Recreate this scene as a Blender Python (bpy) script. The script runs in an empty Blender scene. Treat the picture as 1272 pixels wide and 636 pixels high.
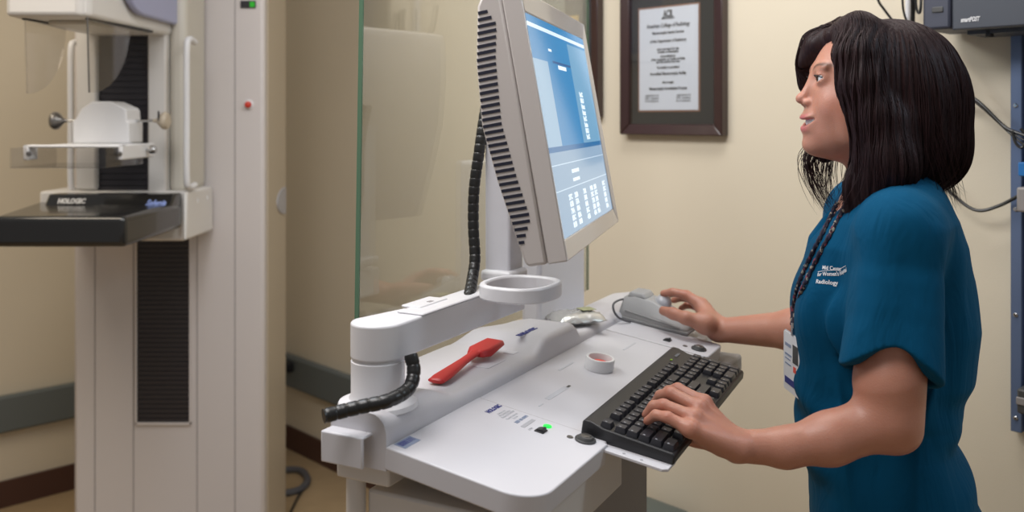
import bpy, bmesh, math, random
import numpy as np
from mathutils import Matrix, Vector, Euler
from mathutils.bvhtree import BVHTree
random.seed(7); RNG = np.random.RandomState(7)
S = bpy.context.scene
COL = S.collection
F_, CX, HY, CZ = 1150., 636., 148., 1.45
V = Vector
def at(px, py, d): return V(((px-CX)/F_*d, d, CZ-(py-HY)/F_*d))
def ray(px, py): return V(((px-CX)/F_, 1, -(py-HY)/F_))
CAM = V((0, 0, CZ))
def hit(px, py, p, n):
    r = ray(px, py); return CAM + r*((V(p)-CAM).dot(n)/r.dot(n))
def frame(o, x, y, z):
    m = Matrix.Identity(4)
    for i, a in enumerate((x, y, z)): m.col[i] = (*a, 0)
    m.col[3] = (*o, 1); return m

# ------------------------------------------------------------ materials
def nm(name):
    m = bpy.data.materials.new(name); m.use_nodes = True
    nt = m.node_tree; return m, nt, nt.nodes['Principled BSDF']
def mat(name, c, r=.5, metal=0., bump=0., bscale=200., var=0., vscale=8., coat=0., spec=.5, sss=0., **k):
    m, nt, b = nm(name)
    b.inputs['Base Color'].default_value = (*c, 1); b.inputs['Roughness'].default_value = r
    b.inputs['Metallic'].default_value = metal; b.inputs['Specular IOR Level'].default_value = spec
    b.inputs['Coat Weight'].default_value = coat
    if sss:
        b.inputs['Subsurface Weight'].default_value = sss
        b.inputs['Subsurface Radius'].default_value = (.012, .005, .003); b.inputs['Subsurface Scale'].default_value = .6
    tc = nt.nodes.new('ShaderNodeTexCoord')
    if bump:
        n = nt.nodes.new('ShaderNodeTexNoise'); n.inputs['Scale'].default_value = bscale; n.inputs['Detail'].default_value = 4
        bp = nt.nodes.new('ShaderNodeBump'); bp.inputs['Strength'].default_value = bump; bp.inputs['Distance'].default_value = .002
        nt.links.new(tc.outputs['Object'], n.inputs['Vector']); nt.links.new(n.outputs['Fac'], bp.inputs['Height'])
        nt.links.new(bp.outputs['Normal'], b.inputs['Normal'])
    if var:
        n = nt.nodes.new('ShaderNodeTexNoise'); n.inputs['Scale'].default_value = vscale; n.inputs['Detail'].default_value = 5
        mx = nt.nodes.new('ShaderNodeMixRGB'); mx.inputs[1].default_value = (*[x*(1-var) for x in c], 1); mx.inputs[2].default_value = (*[min(1, x*(1+var)) for x in c], 1)
        nt.links.new(tc.outputs['Object'], n.inputs['Vector']); nt.links.new(n.outputs['Fac'], mx.inputs[0]); nt.links.new(mx.outputs[0], b.inputs['Base Color'])
    return m
def emis(name, c, s):
    m, nt, b = nm(name)
    b.inputs['Base Color'].default_value = (0, 0, 0, 1); b.inputs['Emission Color'].default_value = (*c, 1); b.inputs['Emission Strength'].default_value = s
    b.inputs['Roughness'].default_value = .2; return m
def thin_glass(name, tint=(1, 1, 1), rough=.0, ior=1.5, boost=1., floor=0.):
    m, nt, b = nm(name); nt.nodes.remove(b)
    t = nt.nodes.new('ShaderNodeBsdfTransparent'); t.inputs[0].default_value = (*tint, 1)
    g = nt.nodes.new('ShaderNodeBsdfGlossy'); g.inputs['Roughness'].default_value = rough
    lw = nt.nodes.new('ShaderNodeLayerWeight'); lw.inputs[0].default_value = .5
    f = nt.nodes.new('ShaderNodeMath'); f.operation = 'POWER'; f.inputs[1].default_value = 5.; nt.links.new(lw.outputs['Facing'], f.inputs[0])
    mu = nt.nodes.new('ShaderNodeMath'); mu.operation = 'MULTIPLY_ADD'; mu.inputs[1].default_value = .96*boost; mu.inputs[2].default_value = .04*boost+floor; mu.use_clamp = True
    mx = nt.nodes.new('ShaderNodeMixShader')
    nt.links.new(f.outputs[0], mu.inputs[0]); nt.links.new(mu.outputs[0], mx.inputs[0]); nt.links.new(t.outputs[0], mx.inputs[1]); nt.links.new(g.outputs[0], mx.inputs[2])
    nt.links.new(mx.outputs[0], nt.nodes['Material Output'].inputs[0]); return m

WALL = (.68, .61, .48)
M = dict(
 wall=mat('wall_paint', WALL, .75, bump=.15, bscale=350, var=.03, vscale=3),
 floor=mat('vinyl_floor', (.42, .30, .17), .45, var=.12, vscale=14, coat=.1),
 base=mat('baseboard_vinyl', (.075, .032, .022), .5),
 bumper=mat('bumper_rail', (.13, .15, .15), .5, bump=.1),
 cream=mat('machine_white', (.64, .60, .585), .42, bump=.05, bscale=500),
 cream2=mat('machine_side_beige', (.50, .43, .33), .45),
 armw=mat('gantry_white', (.70, .68, .65), .4),
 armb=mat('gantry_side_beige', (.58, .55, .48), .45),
 lilac=mat('lilac_cover', (.36, .38, .56), .35),
 dark=mat('bellows_black', (.028, .026, .032), .45),
 blackg=mat('black_gloss', (.012, .012, .012), .22, coat=.3),
 cart=mat('cart_enamel', (.62, .615, .65), .38, bump=.03, bscale=700),
 cartw=mat('cart_body', (.66, .63, .60), .42, bump=.03, bscale=700),
 cons=mat('console_plastic', (.60, .59, .62), .38, bump=.05, bscale=800),
 armp=mat('arm_enamel', (.70, .695, .72), .35),
 post=mat('post_grey_white', (.66, .66, .70), .4),
 beige=mat('monitor_plastic', (.60, .56, .54), .45, bump=.05, bscale=900),
 bezel=mat('monitor_bezel', (.62, .58, .56), .22, coat=.5),
 slot=mat('vent_dark', (.01, .012, .03), .7),
 ped=mat('pedestal_grey', (.28, .26, .25), .5),
 seam=mat('seam_grey', (.30, .28, .28), .6),
 black=mat('black_plastic', (.016, .016, .018), .42, bump=.05, bscale=900),
 key=mat('key_plastic', (.022, .022, .028), .38),
 ink=mat('grey_legend_ink', (.35, .36, .40), .5),
 navy=mat('navy_ink', (.04, .05, .22), .5), grey_ink=mat('grey_ink', (.38, .38, .40), .6), pale_ink=mat('pale_ink', (.55, .56, .60), .6),
 paperg=mat('grey_sticker', (.42, .42, .45), .5), blue_st=mat('blue_grey_label', (.25, .30, .42), .5),
 red=mat('red_silicone', (.50, .018, .018), .42), redl=mat('red_core', (.75, .10, .07), .5),
 chrome=mat('metal', (.55, .55, .55), .25, 1.), steel=mat('dark_metal', (.25, .24, .23), .35, .9),
 green=emis('green_lamp', (.02, .85, .10), 1.2), greend=emis('green_display', (.05, .6, .04), .6),
 redb=mat('red_button', (.6, .04, .02), .4),
 foil=mat('foil_pack', (.62, .62, .60), .25, .6, bump=.6, bscale=60), foilg=mat('foil_print', (.35, .36, .20), .5),
 mouse=mat('grey_mouse_plastic', (.40, .40, .40), .42), moused=mat('mouse_base_grey', (.27, .27, .27), .5),
 wood=mat('dark_frame_wood', (.035, .014, .013), .28, coat=.4, var=.2, vscale=20),
 matb=mat('frame_mat_black', (.022, .022, .020), .7), gold=mat('mat_edge_copper', (.22, .12, .08), .5), goldy=mat('gold_mount', (.55, .36, .10), .5),
 paper=mat('certificate_paper', (.56, .60, .66), .7), paper2=mat('grey_green_print', (.20, .21, .18), .7),
 boxd=mat('computer_case_grey', (.055, .062, .078), .45), boxd2=mat('computer_side', (.045, .05, .075), .5),
 rail=mat('steel_blue_rail', (.13, .18, .30), .4, .3), railb=mat('blue_label', (.02, .16, .45), .4),
 cable=mat('black_cable', (.012, .012, .012), .35), cableg=mat('grey_cable', (.10, .10, .11), .45),
 bin=mat('bin_grey_green', (.10, .12, .11), .5), white=mat('plain_white', (.75, .75, .76), .4),
 pants=mat('navy_trousers', (.012, .05, .09), .8), shoe=mat('shoe_white', (.6, .6, .6), .5),
 dgrey=mat('dark_grey_plastic', (.06, .06, .06), .5), lens=mat('eye_glossy', (.01, .008, .006), .05),
 acryl=thin_glass('clear_acrylic', (.955, .95, .945), .03), glass=thin_glass('shield_glass', (.95, .965, .95), .0, 1.5, 2.2, 0.0),
 pglass=thin_glass('picture_glass', (1, 1, 1), .0, 1.45), gedge=mat('glass_edge_green', (.10, .19, .12), .2),
 tooth=mat('tooth', (.80, .80, .78), .2, sss=.1), sclera=mat('eye_white', (.62, .62, .63), .15),
)

# ------------------------------------------------------------ mesh builder
class MB:
    def __init__(s): s.v, s.f, s.m = [], [], []
    def add(s, vs, fs, mi=0, T=None):
        b = len(s.v)
        s.v += [tuple(T @ V(p)) if T else tuple(p) for p in vs]
        s.f += [[i+b for i in f] for f in fs]; s.m += [mi]*len(fs); return s
    def box(s, x0, x1, y0, y1, z0, z1, T=None, mi=0):
        vs = [(x, y, z) for z in (z0, z1) for x, y in ((x0, y0), (x1, y0), (x1, y1), (x0, y1))]
        return s.add(vs, [[3,2,1,0],[4,5,6,7],[0,1,5,4],[1,2,6,5],[2,3,7,6],[3,0,4,7]], mi, T)
    def hexa(s, bot, top, T=None, mi=0):
        n = len(bot)
        return s.add(list(bot)+list(top), [list(range(n))[::-1], list(range(n, 2*n))]+[[i, (i+1) % n, n+(i+1) % n, n+i] for i in range(n)], mi, T)
    def prism(s, poly, z0, z1, T=None, mi=0):
        return s.hexa([(x, y, z0) for x, y in poly], [(x, y, z1) for x, y in poly], T, mi)
    def loft(s, rings, T=None, mi=0, cap=True, closed=True):
        n = len(rings[0]); vs = [p for r in rings for p in r]; fs = []
        for a in range(len(rings)-1):
            for i in range(n if closed else n-1):
                j = (i+1) % n; fs.append([a*n+i, a*n+j, (a+1)*n+j, (a+1)*n+i])
        if cap: fs += [list(range(n))[::-1], [(len(rings)-1)*n+i for i in range(n)]]
        return s.add(vs, fs, mi, T)
    def tube(s, pts, r, n=10, mi=0, T=None, rf=None):
        pts = [V(p) for p in pts]; rings = []; up = V((0, 0, 1)); prev = None
        for i, p in enumerate(pts):
            d = (pts[min(i+1, len(pts)-1)]-pts[max(i-1, 0)]).normalized()
            if prev is None:
                a = d.cross(up if abs(d.z) < .9 else V((1, 0, 0))).normalized()
            else: a = (prev - d*prev.dot(d)).normalized()
            prev = a; b = d.cross(a); rr = r*(rf(i/(len(pts)-1)) if rf else 1)
            rings.append([tuple(p+(a*math.cos(t)+b*math.sin(t))*rr) for t in [2*math.pi*k/n for k in range(n)]])
        return s.loft(rings, T, mi)
    def lathe(s, prof, n=32, T=None, mi=0, cap=True):   # prof (r,z)
        return s.loft([[(r*math.cos(2*math.pi*k/n), r*math.sin(2*math.pi*k/n), z) for k in range(n)] for r, z in prof], T, mi, cap)
def spline(pts, n=10):
    P = [V(p) for p in pts]; P = [P[0]*2-P[1]]+P+[P[-1]*2-P[-2]]; out = []
    for i in range(1, len(P)-2):
        for k in range(n):
            t = k/n; a, b, c, d = P[i-1:i+3]
            out.append(.5*((2*b)+(c-a)*t+(2*a-5*b+4*c-d)*t*t+(3*b-a-3*c+d)*t**3))
    out.append(P[-2]); return out
def rrect(x0, x1, y0, y1, r, n=5):
    out = []
    for cx, cy, a in ((x1-r, y1-r, 0), (x0+r, y1-r, 90), (x0+r, y0+r, 180), (x1-r, y0+r, 270)):
        for k in range(n+1):
            t = math.radians(a+90*k/n); out.append((cx+r*math.cos(t), cy+r*math.sin(t)))
    return out
INV = {}
def link(o, parent):
    COL.objects.link(o)
    if parent is not None: o.parent = parent
    INV[o.name] = INV[parent.name] if parent is not None else Matrix.Identity(4)
    return o
def thing(name, label, cat, T, group=None):
    o = bpy.data.objects.new(name, None); COL.objects.link(o); o.empty_display_size = .05
    if not isinstance(T, Matrix): T = Matrix.Translation(V(T))
    o.matrix_world = T; INV[o.name] = T.inverted(); o['label'] = label; o['category'] = cat
    if group: o['group'] = group
    return o
def tag(o, label, cat, group=None):
    o['label'] = label; o['category'] = cat
    if group: o['group'] = group
    return o
def finish(me, ang=35, smooth=True):
    if smooth:
        me.polygons.foreach_set('use_smooth', [True]*len(me.polygons))
        try: me.set_sharp_from_angle(angle=math.radians(ang))
        except Exception: pass
def build(name, mb, mt, parent=None, bevel=0, seg=2, smooth=True, label=None, origin=None, ang=35, sub=0):
    inv = INV[parent.name] if parent is not None else (Matrix.Translation(V(origin)).inverted() if origin is not None else Matrix.Identity(4))
    me = bpy.data.meshes.new(name)
    me.from_pydata([tuple(inv @ V(p)) for p in mb.v], [], mb.f)
    for x in (mt if isinstance(mt, (list, tuple)) else [mt]): me.materials.append(M[x] if isinstance(x, str) else x)
    me.polygons.foreach_set('material_index', mb.m); me.validate(); me.update()
    bm = bmesh.new(); bm.from_mesh(me); bmesh.ops.recalc_face_normals(bm, faces=bm.faces); bm.to_mesh(me); bm.free()
    finish(me, ang, smooth)
    o = bpy.data.objects.new(name, me); link(o, parent)
    if parent is None and origin is not None:
        o.location = V(origin); INV[o.name] = inv
    if bevel:
        b = o.modifiers.new('bevel', 'BEVEL'); b.width = bevel; b.segments = seg; b.limit_method = 'ANGLE'; b.angle_limit = math.radians(40); b.harden_normals = False
    if sub: s_ = o.modifiers.new('sub', 'SUBSURF'); s_.levels = s_.render_levels = sub
    if label: o['label'] = label
    return o
def struct(name, mb, mt, **k):
    o = build(name, mb, mt, None, **k); o['kind'] = 'structure'; return o
def text_mb(body, size, T, width=None, depth=.0002, align='LEFT', shear=0., bold=0.):
    c = bpy.data.curves.new('t', 'FONT'); c.body = body; c.size = size; c.extrude = depth; c.align_x = align; c.align_y = 'CENTER'; c.shear = shear; c.offset = bold
    c.resolution_u = 2
    o = bpy.data.objects.new('t', c); COL.objects.link(o); bpy.context.view_layer.update()
    me = bpy.data.meshes.new_from_object(o.evaluated_get(bpy.context.evaluated_depsgraph_get()))
    bpy.data.objects.remove(o); vs = [tuple(v.co) for v in me.vertices]; fs = [list(p.vertices) for p in me.polygons]
    bpy.data.meshes.remove(me)
    if width and vs:
        w = max(v[0] for v in vs)-min(v[0] for v in vs); k = width/w; vs = [(v[0]*k, v[1], v[2]) for v in vs]
    return MB().add(vs, fs, 0, T)
def merge(*mbs):
    r = MB()
    for m in mbs: r.add(m.v, m.f, 0)
    return r

# ============================================================ ROOM
WD = V((.6932, -.7208, 0)); WN = V((.7208, .6932, 0)); UP = V((0, 0, 1))
W0 = V((-1.0036, 4.107, 0))          # a point on the back wall
LD = V((.7208, .6932, 0)); L0 = V((-1.909, 3.4524, 0))
den = (L0-W0); c_s = den.dot(WD)      # corner = W0 + WD*s , LD is perpendicular to WD
CORNER = W0 + WD*c_s
TWB = frame(CORNER, WD, WN, UP)       # local x along back wall to the right, y into wall
TWL = frame(CORNER, -LD, WD*-1, UP)   # local x along left wall towards camera, y into wall
struct('wall_back', MB().box(0, 6.2, 0, .12, 0, 2.7, TWB), 'wall')
struct('wall_left', MB().box(-.12, 4.2, 0, .12, 0, 2.7, TWL), 'wall')
struct('floor', MB().add([(-5, -3, 0), (6, -3, 0), (6, 6.5, 0), (-5, 6.5, 0)], [[0, 1, 2, 3]]), 'floor')
struct('baseboard_back', MB().box(0, 6.2, -.012, 0, 0, .10, TWB), 'base', bevel=.003)
struct('baseboard_left', MB().box(0.012, 4.2, -.012, 0, 0, .10, TWL), 'base', bevel=.003)
struct('trim_1', MB().box(.06, (TWB.inverted() @ hit(660, 500, CORNER, WN)).x, -.035, 0, .285, .42, TWB), 'bumper', bevel=.008)
struct('trim_2', MB().box(.06, 4.2, -.035, 0, .285, .42, TWL), 'bumper', bevel=.008)

def wl(px, py, off=0):     # local coords on the back wall
    q = hit(px, py, CORNER - WN*off, WN); q = TWB.inverted() @ q; return q.x, q.z

# ---- framed certificate
xl, zb = wl(770, 167, .03); xr, _ = wl(897, 168, .03)
FH = .50
cf = thing('picture_frame', 'dark wooden frame with a white certificate on a black mat, hanging between monitor and woman', 'picture frame', frame(TWB @ V((xl, 0, zb)), WD, WN, UP))
def frame_border(x0, x1, z0, z1, w, y0, y1, T):
    m = MB()
    o = [(x0, z0), (x1, z0), (x1, z1), (x0, z1)]; i = [(x0+w, z0+w), (x1-w, z0+w), (x1-w, z1-w), (x0+w, z1-w)]
    for k in range(4):
        j = (k+1) % 4
        m.hexa([(o[k][0], y1, o[k][1]), (o[j][0], y1, o[j][1]), (i[j][0], y1, i[j][1]), (i[k][0], y1, i[k][1])],
               [(o[k][0], y0, o[k][1]), (o[j][0], y0, o[j][1]), (i[j][0], y0+.006, i[j][1]), (i[k][0], y0+.006, i[k][1])], T)
    return m
build('border', frame_border(xl, xr, zb, zb+FH, .030, -.032, -.001, TWB), 'wood', cf, bevel=.003)
build('mat_board', MB().box(xl+.028, xr-.028, -.012, -.004, zb+.028, zb+FH-.028, TWB), 'matb', cf)
px0, pz0 = wl(795, 137, .012); px1, pz1 = wl(868, 5, .012); px0b, _ = wl(793, 60, .012)
build('mat_edge', MB().box(px0-.005, px1+.005, -.0135, -.012, pz0-.005, pz1+.005, TWB), 'gold', cf)
sheet = build('certificate', MB().box(px0, px1, -.0148, -.0135, pz0, pz1, TWB), 'paper', cf)
pw = px1-px0; ph = pz1-pz0; pc = (px0+px1)/2
lines = [('ACR', .065, .028, .17, 1), ('AMERICAN COLLEGE OF', .105, .008, .22, 0), ('American College of Radiology', .175, .016, .74, 0), ('Mammographic Imaging Services', .245, .011, .54, 0),
 ('of the Department of Radiology', .325, .012, .62, 0), ('were surveyed by the', .405, .009, .38, 0), ('Committee on Mammography', .432, .009, .36, 0), ('Accreditation', .475, .009, .26, 0),
 ('of the Commission on Quality and Safety', .505, .009, .58, 0), ('and the service has met', .53, .009, .40, 0), ('The facility is accredited', .585, .009, .38, 0), ('Accredited Mammography Facility', .645, .012, .62, 0),
 ('through', .73, .008, .2, 0), ('Mammography Accreditation Program', .79, .012, .64, 0)]
pt = MB()
TT = lambda x, z, y=-.0152: TWB @ frame(V((x, y, z)), V((1, 0, 0)), V((0, 0, 1)), V((0, -1, 0)))
for s_, fy, sz, fw, b_ in lines:
    m = text_mb(s_, sz, TT(pc, pz1-ph*fy), width=pw*fw, align='CENTER', bold=.0012 if b_ else .0004); pt.add(m.v, m.f)
for sx in (-.28, .26):
    for k, t_ in enumerate(('signature', 'Chair, Committee', 'Accreditation')):
        m = text_mb(t_, .009, TT(pc+pw*sx, pz1-ph*(.855+.028*k)), width=pw*.24, align='CENTER', shear=.5 if k == 0 else 0); pt.add(m.v, m.f)
build('lettering', pt, 'dgrey', sheet, smooth=False)
build('glazing', MB().box(xl+.028, xr-.028, -.0225, -.0215, zb+.028, zb+FH-.028, TWB), 'pglass', cf)
# ---- second frame, partly behind the monitor
xr2, _ = wl(742, 60, .03); xl2 = xr2-(xr-xl); zb2 = zb+.05
f2 = thing('picture_frame', 'dark wooden frame with gold mount, mostly hidden behind the computer monitor', 'picture frame', frame(TWB @ V((xl2, 0, zb2)), WD, WN, UP))
build('border', frame_border(xl2, xr2, zb2, zb2+FH, .030, -.032, -.001, TWB), 'wood', f2, bevel=.003)
build('mat_board', MB().box(xl2+.028, xr2-.028, -.012, -.004, zb2+.028, zb2+FH-.028, TWB), 'matb', f2)
gx0, gz0 = wl(703, 38, .012); gx1, gz1 = wl(719, 19, .012)
build('gold_plaque', MB().box(gx0-.06, gx1, -.016, -.012, gz0-.02, gz1, TWB), 'goldy', f2)
build('print', MB().box(xl2+.06, gx0-.005, -.0135, -.012, gz1, zb2+FH-.06, TWB), 'paper2', f2)
build('glazing', MB().box(xl2+.028, xr2-.028, -.0225, -.0215, zb2+.028, zb2+FH-.028, TWB), 'pglass', f2)

# ---- wall mounted computer box, rail, cables at the right
bx0, bz0 = wl(1182, 38, .16); bx00, _ = wl(1146, 24, .16)
cb = thing('computer_case', 'dark grey computer case mounted high on the wall above the woman', 'computer', frame(TWB @ V((bx0, 0, bz0)), WD, WN, UP))
YO = -.16
build('housing', MB().box(bx0, bx0+.62, YO, -.02, bz0, bz0+.20, TWB), 'boxd', cb, bevel=.004)
e1 = hit(1146, 22, CORNER-WN*.16, WN); l1 = TWB.inverted() @ e1
build('end_cap', MB().box(l1.x, bx0-.001, YO-.002, -.02, bz0+.004, bz0+.20, TWB), 'boxd2', cb, bevel=.006)
gx, gz = wl(1164, 12, .164)
build('recessed_grip', MB().box(gx-.011, gx+.012, YO-.0045, YO-.001, gz-.006, gz+.006, TWB), 'dgrey', cb, bevel=.002)
build('underside_bracket', MB().box(bx0+.02, bx0+.60, -.13, -.03, bz0-.008, bz0, TWB), 'boxd', cb)
tx, tz = wl(1193, 25, .162)
build('lettering', text_mb('smartPOST', .013, TWB @ frame(V((tx, YO-.0008, tz)), V((1, 0, 0)), UP, V((0, -1, 0))), width=wl(1217, 22, .162)[0]-tx, shear=.3, bold=.0004), 'white', cb, smooth=False)
kx, kz = wl(1229, 34, .12)
build('latch', MB().box(kx-.005, kx+.006, -.13, -.11, kz-.02, kz+.005, TWB), 'black', cb, bevel=.002)
rx0, _ = wl(1255, 300, .03); _, rz0 = wl(1258, 536, .03)
rl = thing('mounting_rail', 'blue grey metal channel screwed vertically to the wall at the right edge', 'wall rail', frame(TWB @ V((rx0, 0, rz0)), WD, WN, UP))
RW = .075
build('channel', MB().box(rx0, rx0+.022, -.030, -.0005, rz0, 2.3, TWB).box(rx0+.022, rx0+RW-.02, -.012, -.0005, rz0, 2.3, TWB).box(rx0+RW-.02, rx0+RW, -.030, -.0005, rz0, 2.3, TWB), 'rail', rl, bevel=.002)
for py in (131, 260, 391, 519):
    sx_, sz_ = wl(1261, py, .03)
    build('screw', MB().lathe([(.0045, 0), (.0045, .002), (.003, .0035)], 14, TWB @ frame(V((rx0+.0105, -.030, sz_)), V((1, 0, 0)), UP, V((0, -1, 0)))), 'chrome', rl)
def wp(px, py, off): return hit(px, py, CORNER-WN*off, WN)
# devices hooked on rail at the frame edge
d1 = thing('wall_device', 'brown grey clamp with blue label on the rail, upper one at the picture edge', 'clamp', TWB @ V((rx0+.03, -.05, wl(1268, 250, .05)[1])))
x_, z_ = wl(1267.5, 262, .05); build('body', MB().box(x_, x_+.05, -.075, -.030, z_, z_+.05, TWB), 'ped', d1, bevel=.004)
x_, z_ = wl(1270, 218, .05); build('blue_label', MB().box(x_, x_+.03, -.0765, -.031, z_, z_+.028, TWB), 'railb', d1, bevel=.002)
d2 = thing('wall_device', 'dark clamp with light band on the rail, lower one at the picture edge', 'clamp', TWB @ V((rx0+.03, -.05, wl(1268, 500, .05)[1])))
x_, z_ = wl(1268, 510, .05); build('body', MB().box(x_, x_+.05, -.075, -.030, z_, z_+.05, TWB), 'dgrey', d2, bevel=.004)
build('band', MB().box(x_-.001, x_+.04, -.077, -.031, z_+.018, z_+.034, TWB), 'ped', d2, bevel=.002)
def cab(name, pts, r, m, lab, grp=None, n=8):
    if 'behind' in lab or 'computer case' in lab or 'hair' in lab: grp = 'cables hanging on the wall behind the woman'
    P = spline(pts, n); o = build(name, MB().tube(P, r, 8), m, None, origin=P[0]); return tag(o, lab, 'cable', grp)
cab('cable', [wp(1150, 40, .05), wp(1185, 85, .06), wp(1203, 118, .07), wp(1230, 142, .07), wp(1262, 168, .08), wp(1285, 180, .08)], .0022, 'cable', 'thin black cable, upper strand slanting right behind the hair to the wall rail')
cab('cable', [wp(1150, 70, .05), wp(1190, 100, .06), wp(1215, 128, .07), wp(1240, 152, .07), wp(1262, 172, .08), wp(1285, 190, .08)], .0024, 'cable', 'black cable, middle strand slanting right behind the hair to the wall rail')
cab('cable', [wp(1150, 122, .05), wp(1195, 118, .06), wp(1215, 126, .07), wp(1243, 153, .075), wp(1256, 162, .08), wp(1285, 172, .085)], .0036, 'cable', 'thick black cable leaving the hair at cheek height towards the wall rail')
cab('cable', [wp(1130, 205, .05), wp(1160, 218, .05), wp(1185, 243, .05), wp(1212, 261, .05), wp(1240, 256, .045), wp(1275, 238, .05)], .0036, 'cable', 'black cable sagging from behind the shoulder to the wall rail')
cab('cable', [wp(1086, -30, .06), wp(1090, -2, .06), wp(1100, 14, .05), wp(1120, 40, .04)], .0030, 'cable', 'black cable dropping behind the top of the head')
cab('cable', [wp(1121, -30, .06), wp(1121, 0, .06), wp(1124, 20, .05), wp(1135, 45, .04)], .0026, 'cable', 'thin black cable left of the white pipe by the computer case')
cab('cable', [wp(1133, -30, .08), wp(1134, 0, .08), wp(1134, 15, .07), wp(1133, 45, .06)], .005, 'cable', 'thick black cable right of the white pipe by the computer case')
cab('cable', [wp(1137, -25, .09), wp(1138, 8, .09), wp(1142, 16, .09), wp(1144, 4, .09), wp(1143, -25, .08)], .003, 'cable', 'black cable looped tight against the computer case')
o = build('pipe', MB().tube([wp(1128, -60, .03), wp(1128, 60, .03)], .006, 12), 'white', None, origin=wp(1128, 60, .03)); tag(o, 'thin white pipe running up the wall above the woman\'s head', 'pipe')
# knot of cables tied at the rail
cab('cable_loop', [wp(1257, 163, .085), wp(1262, 178, .09), wp(1270, 183, .09), wp(1276, 170, .09), wp(1268, 160, .09)], .003, 'cable', 'small tied loop of cable against the blue grey rail')
# floor coil, bumper box, bin
fc = at(357, 600, 3.0); fl = lambda px, py, z=.012: hit(px, py, V((0, 0, z)), UP)
c0 = fl(362, 600)
cab('floor_cable', [c0+V((-.15, .05, 0)), fl(345, 585), fl(372, 584), fl(382, 596), fl(372, 608), fl(345, 614)]+[fl(330, 618)], .014, 'cableg', 'thick grey cable looped on the floor beside the white machine', n=10)
cab('floor_cable', [fl(378, 606, .006), fl(370, 618, .006), fl(362, 634, .006), fl(352, 655, .006)], .005, 'cable', 'thin dark cord trailing forward from the looped grey cable')
x_, z_ = wl(358, 455, .045)
o = build('rail_clip', MB().prism(rrect(x_-.045, x_+.03, z_-.02, z_+.022, .01), 0, .035, TWB @ frame(V((0, -.036, 0)), V((1, 0, 0)), UP, V((0, -1, 0)))), 'black', None, bevel=.003, origin=TWB @ V((x_, -.04, z_))); tag(o, 'small black box fixed on the grey bumper rail near the corner', 'box')
bp = hit(769, 651, CORNER-WN*.24, WN); BH = bp.z
TB = frame(V((bp.x, bp.y, 0))+WN*.11, WD, WN, UP)
bn = thing('waste_bin', 'grey green waste bin standing on the floor by the wall behind the cart', 'bin', TB)
m = MB(); m.loft([[(x*k, y*k, z) for x, y in rrect(-.10, .10, -.09, .09, .03)] for k, z in ((.8, 0), (.98, BH-.03))], TB)
build('body', m, 'bin', bn)
build('lid', MB().loft([[(x*k, y*k, z) for x, y in rrect(-.10, .10, -.09, .09, .03)] for k, z in ((1.04, BH-.03), (1.04, BH-.015), (.95, BH), (.6, BH+.01))], TB), 'bin', bn)

# ============================================================ MAMMOGRAPHY UNIT
XC = -1.11
mu = thing('mammography_unit', 'tall white mammography machine with black breast support, standing in the corner', 'x-ray machine', (XC, 3.1, 0))
c = MB().box(-1.422, -.803, 3.0, 3.27, .0, 2.35)
build('column', c, ['cream'], mu, bevel=.012)
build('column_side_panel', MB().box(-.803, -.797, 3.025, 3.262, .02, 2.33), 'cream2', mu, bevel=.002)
xpx = lambda px, d: (px-CX)/F_*d
for px in (118, 166, 245, 292):
    build('seam', MB().box(xpx(px, 3)-.0012, xpx(px, 3)+.0012, 2.9985, 3.001, .0, 2.34), 'seam', mu, smooth=False)
zz = lambda py, d: CZ-(py-HY)/F_*d
def bellows(x0, x1, y, z0, z1, n):
    m = MB(); dz = (z1-z0)/n
    for k in range(n):
        a = z0+k*dz
        m.hexa([(x0, y, a), (x1, y, a), (x1, y+.006, a), (x0, y+.006, a)], [(x0, y-.001, a+dz*.8), (x1, y-.001, a+dz*.8), (x1, y+.006, a+dz*.8), (x0, y+.006, a+dz*.8)])
        m.box(x0, x1, y+.003, y+.006, a+dz*.8, a+dz)
    return m
b1 = bellows(xpx(171, 3), xpx(236, 3), 2.996, zz(524, 3), zz(290, 3), 40)
build('bellows', b1, 'dark', mu, smooth=False)
build('bellows_frame', MB().box(xpx(169, 3), xpx(171, 3), 2.992, 3.0, zz(526, 3), zz(290, 3)).box(xpx(236, 3), xpx(238, 3), 2.992, 3.0, zz(526, 3), zz(290, 3)).box(xpx(169, 3), xpx(238, 3), 2.992, 3.0, zz(527, 3), zz(524, 3)), 'cream', mu, smooth=False)
ds = build('status_display', MB().box(xpx(299, 3), xpx(318, 3), 2.994, 3.0, zz(10, 3), zz(1, 3)), 'black', mu, bevel=.002)
build('display_lamp', MB().box(xpx(311, 3), xpx(317, 3), 2.9925, 2.994, zz(9, 3), zz(2.5, 3)), 'greend', ds)
eb = build('emergency_button', MB().lathe([(.011, 0), (.011, .012), (.008, .018), (.003, .02)], 20, frame(V((xpx(309, 3), 3.0, zz(130, 3))), V((1, 0, 0)), UP, V((0, -1, 0)))), 'redb', mu)
build('button_collar', MB().lathe([(.016, 0), (.016, .004), (.012, .006)], 20, frame(V((xpx(309, 3), 3.0, zz(130, 3))), V((1, 0, 0)), UP, V((0, -1, 0)))), 'white', eb)
# half round grip plate on column side
hp = at(344, 251, 3.17); m = MB()
m.prism([(.045*math.cos(t)*-1, .055*math.sin(t)) for t in [math.radians(-90+180*k/16) for k in range(17)]], 0, .004, frame(V((-.797, 3.25, hp.z)), V((0, 2.6, 0)), V((0, 0, .85)), V((1, 0, 0))))
build('side_grip_plate', m, 'paperg', mu)
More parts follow.
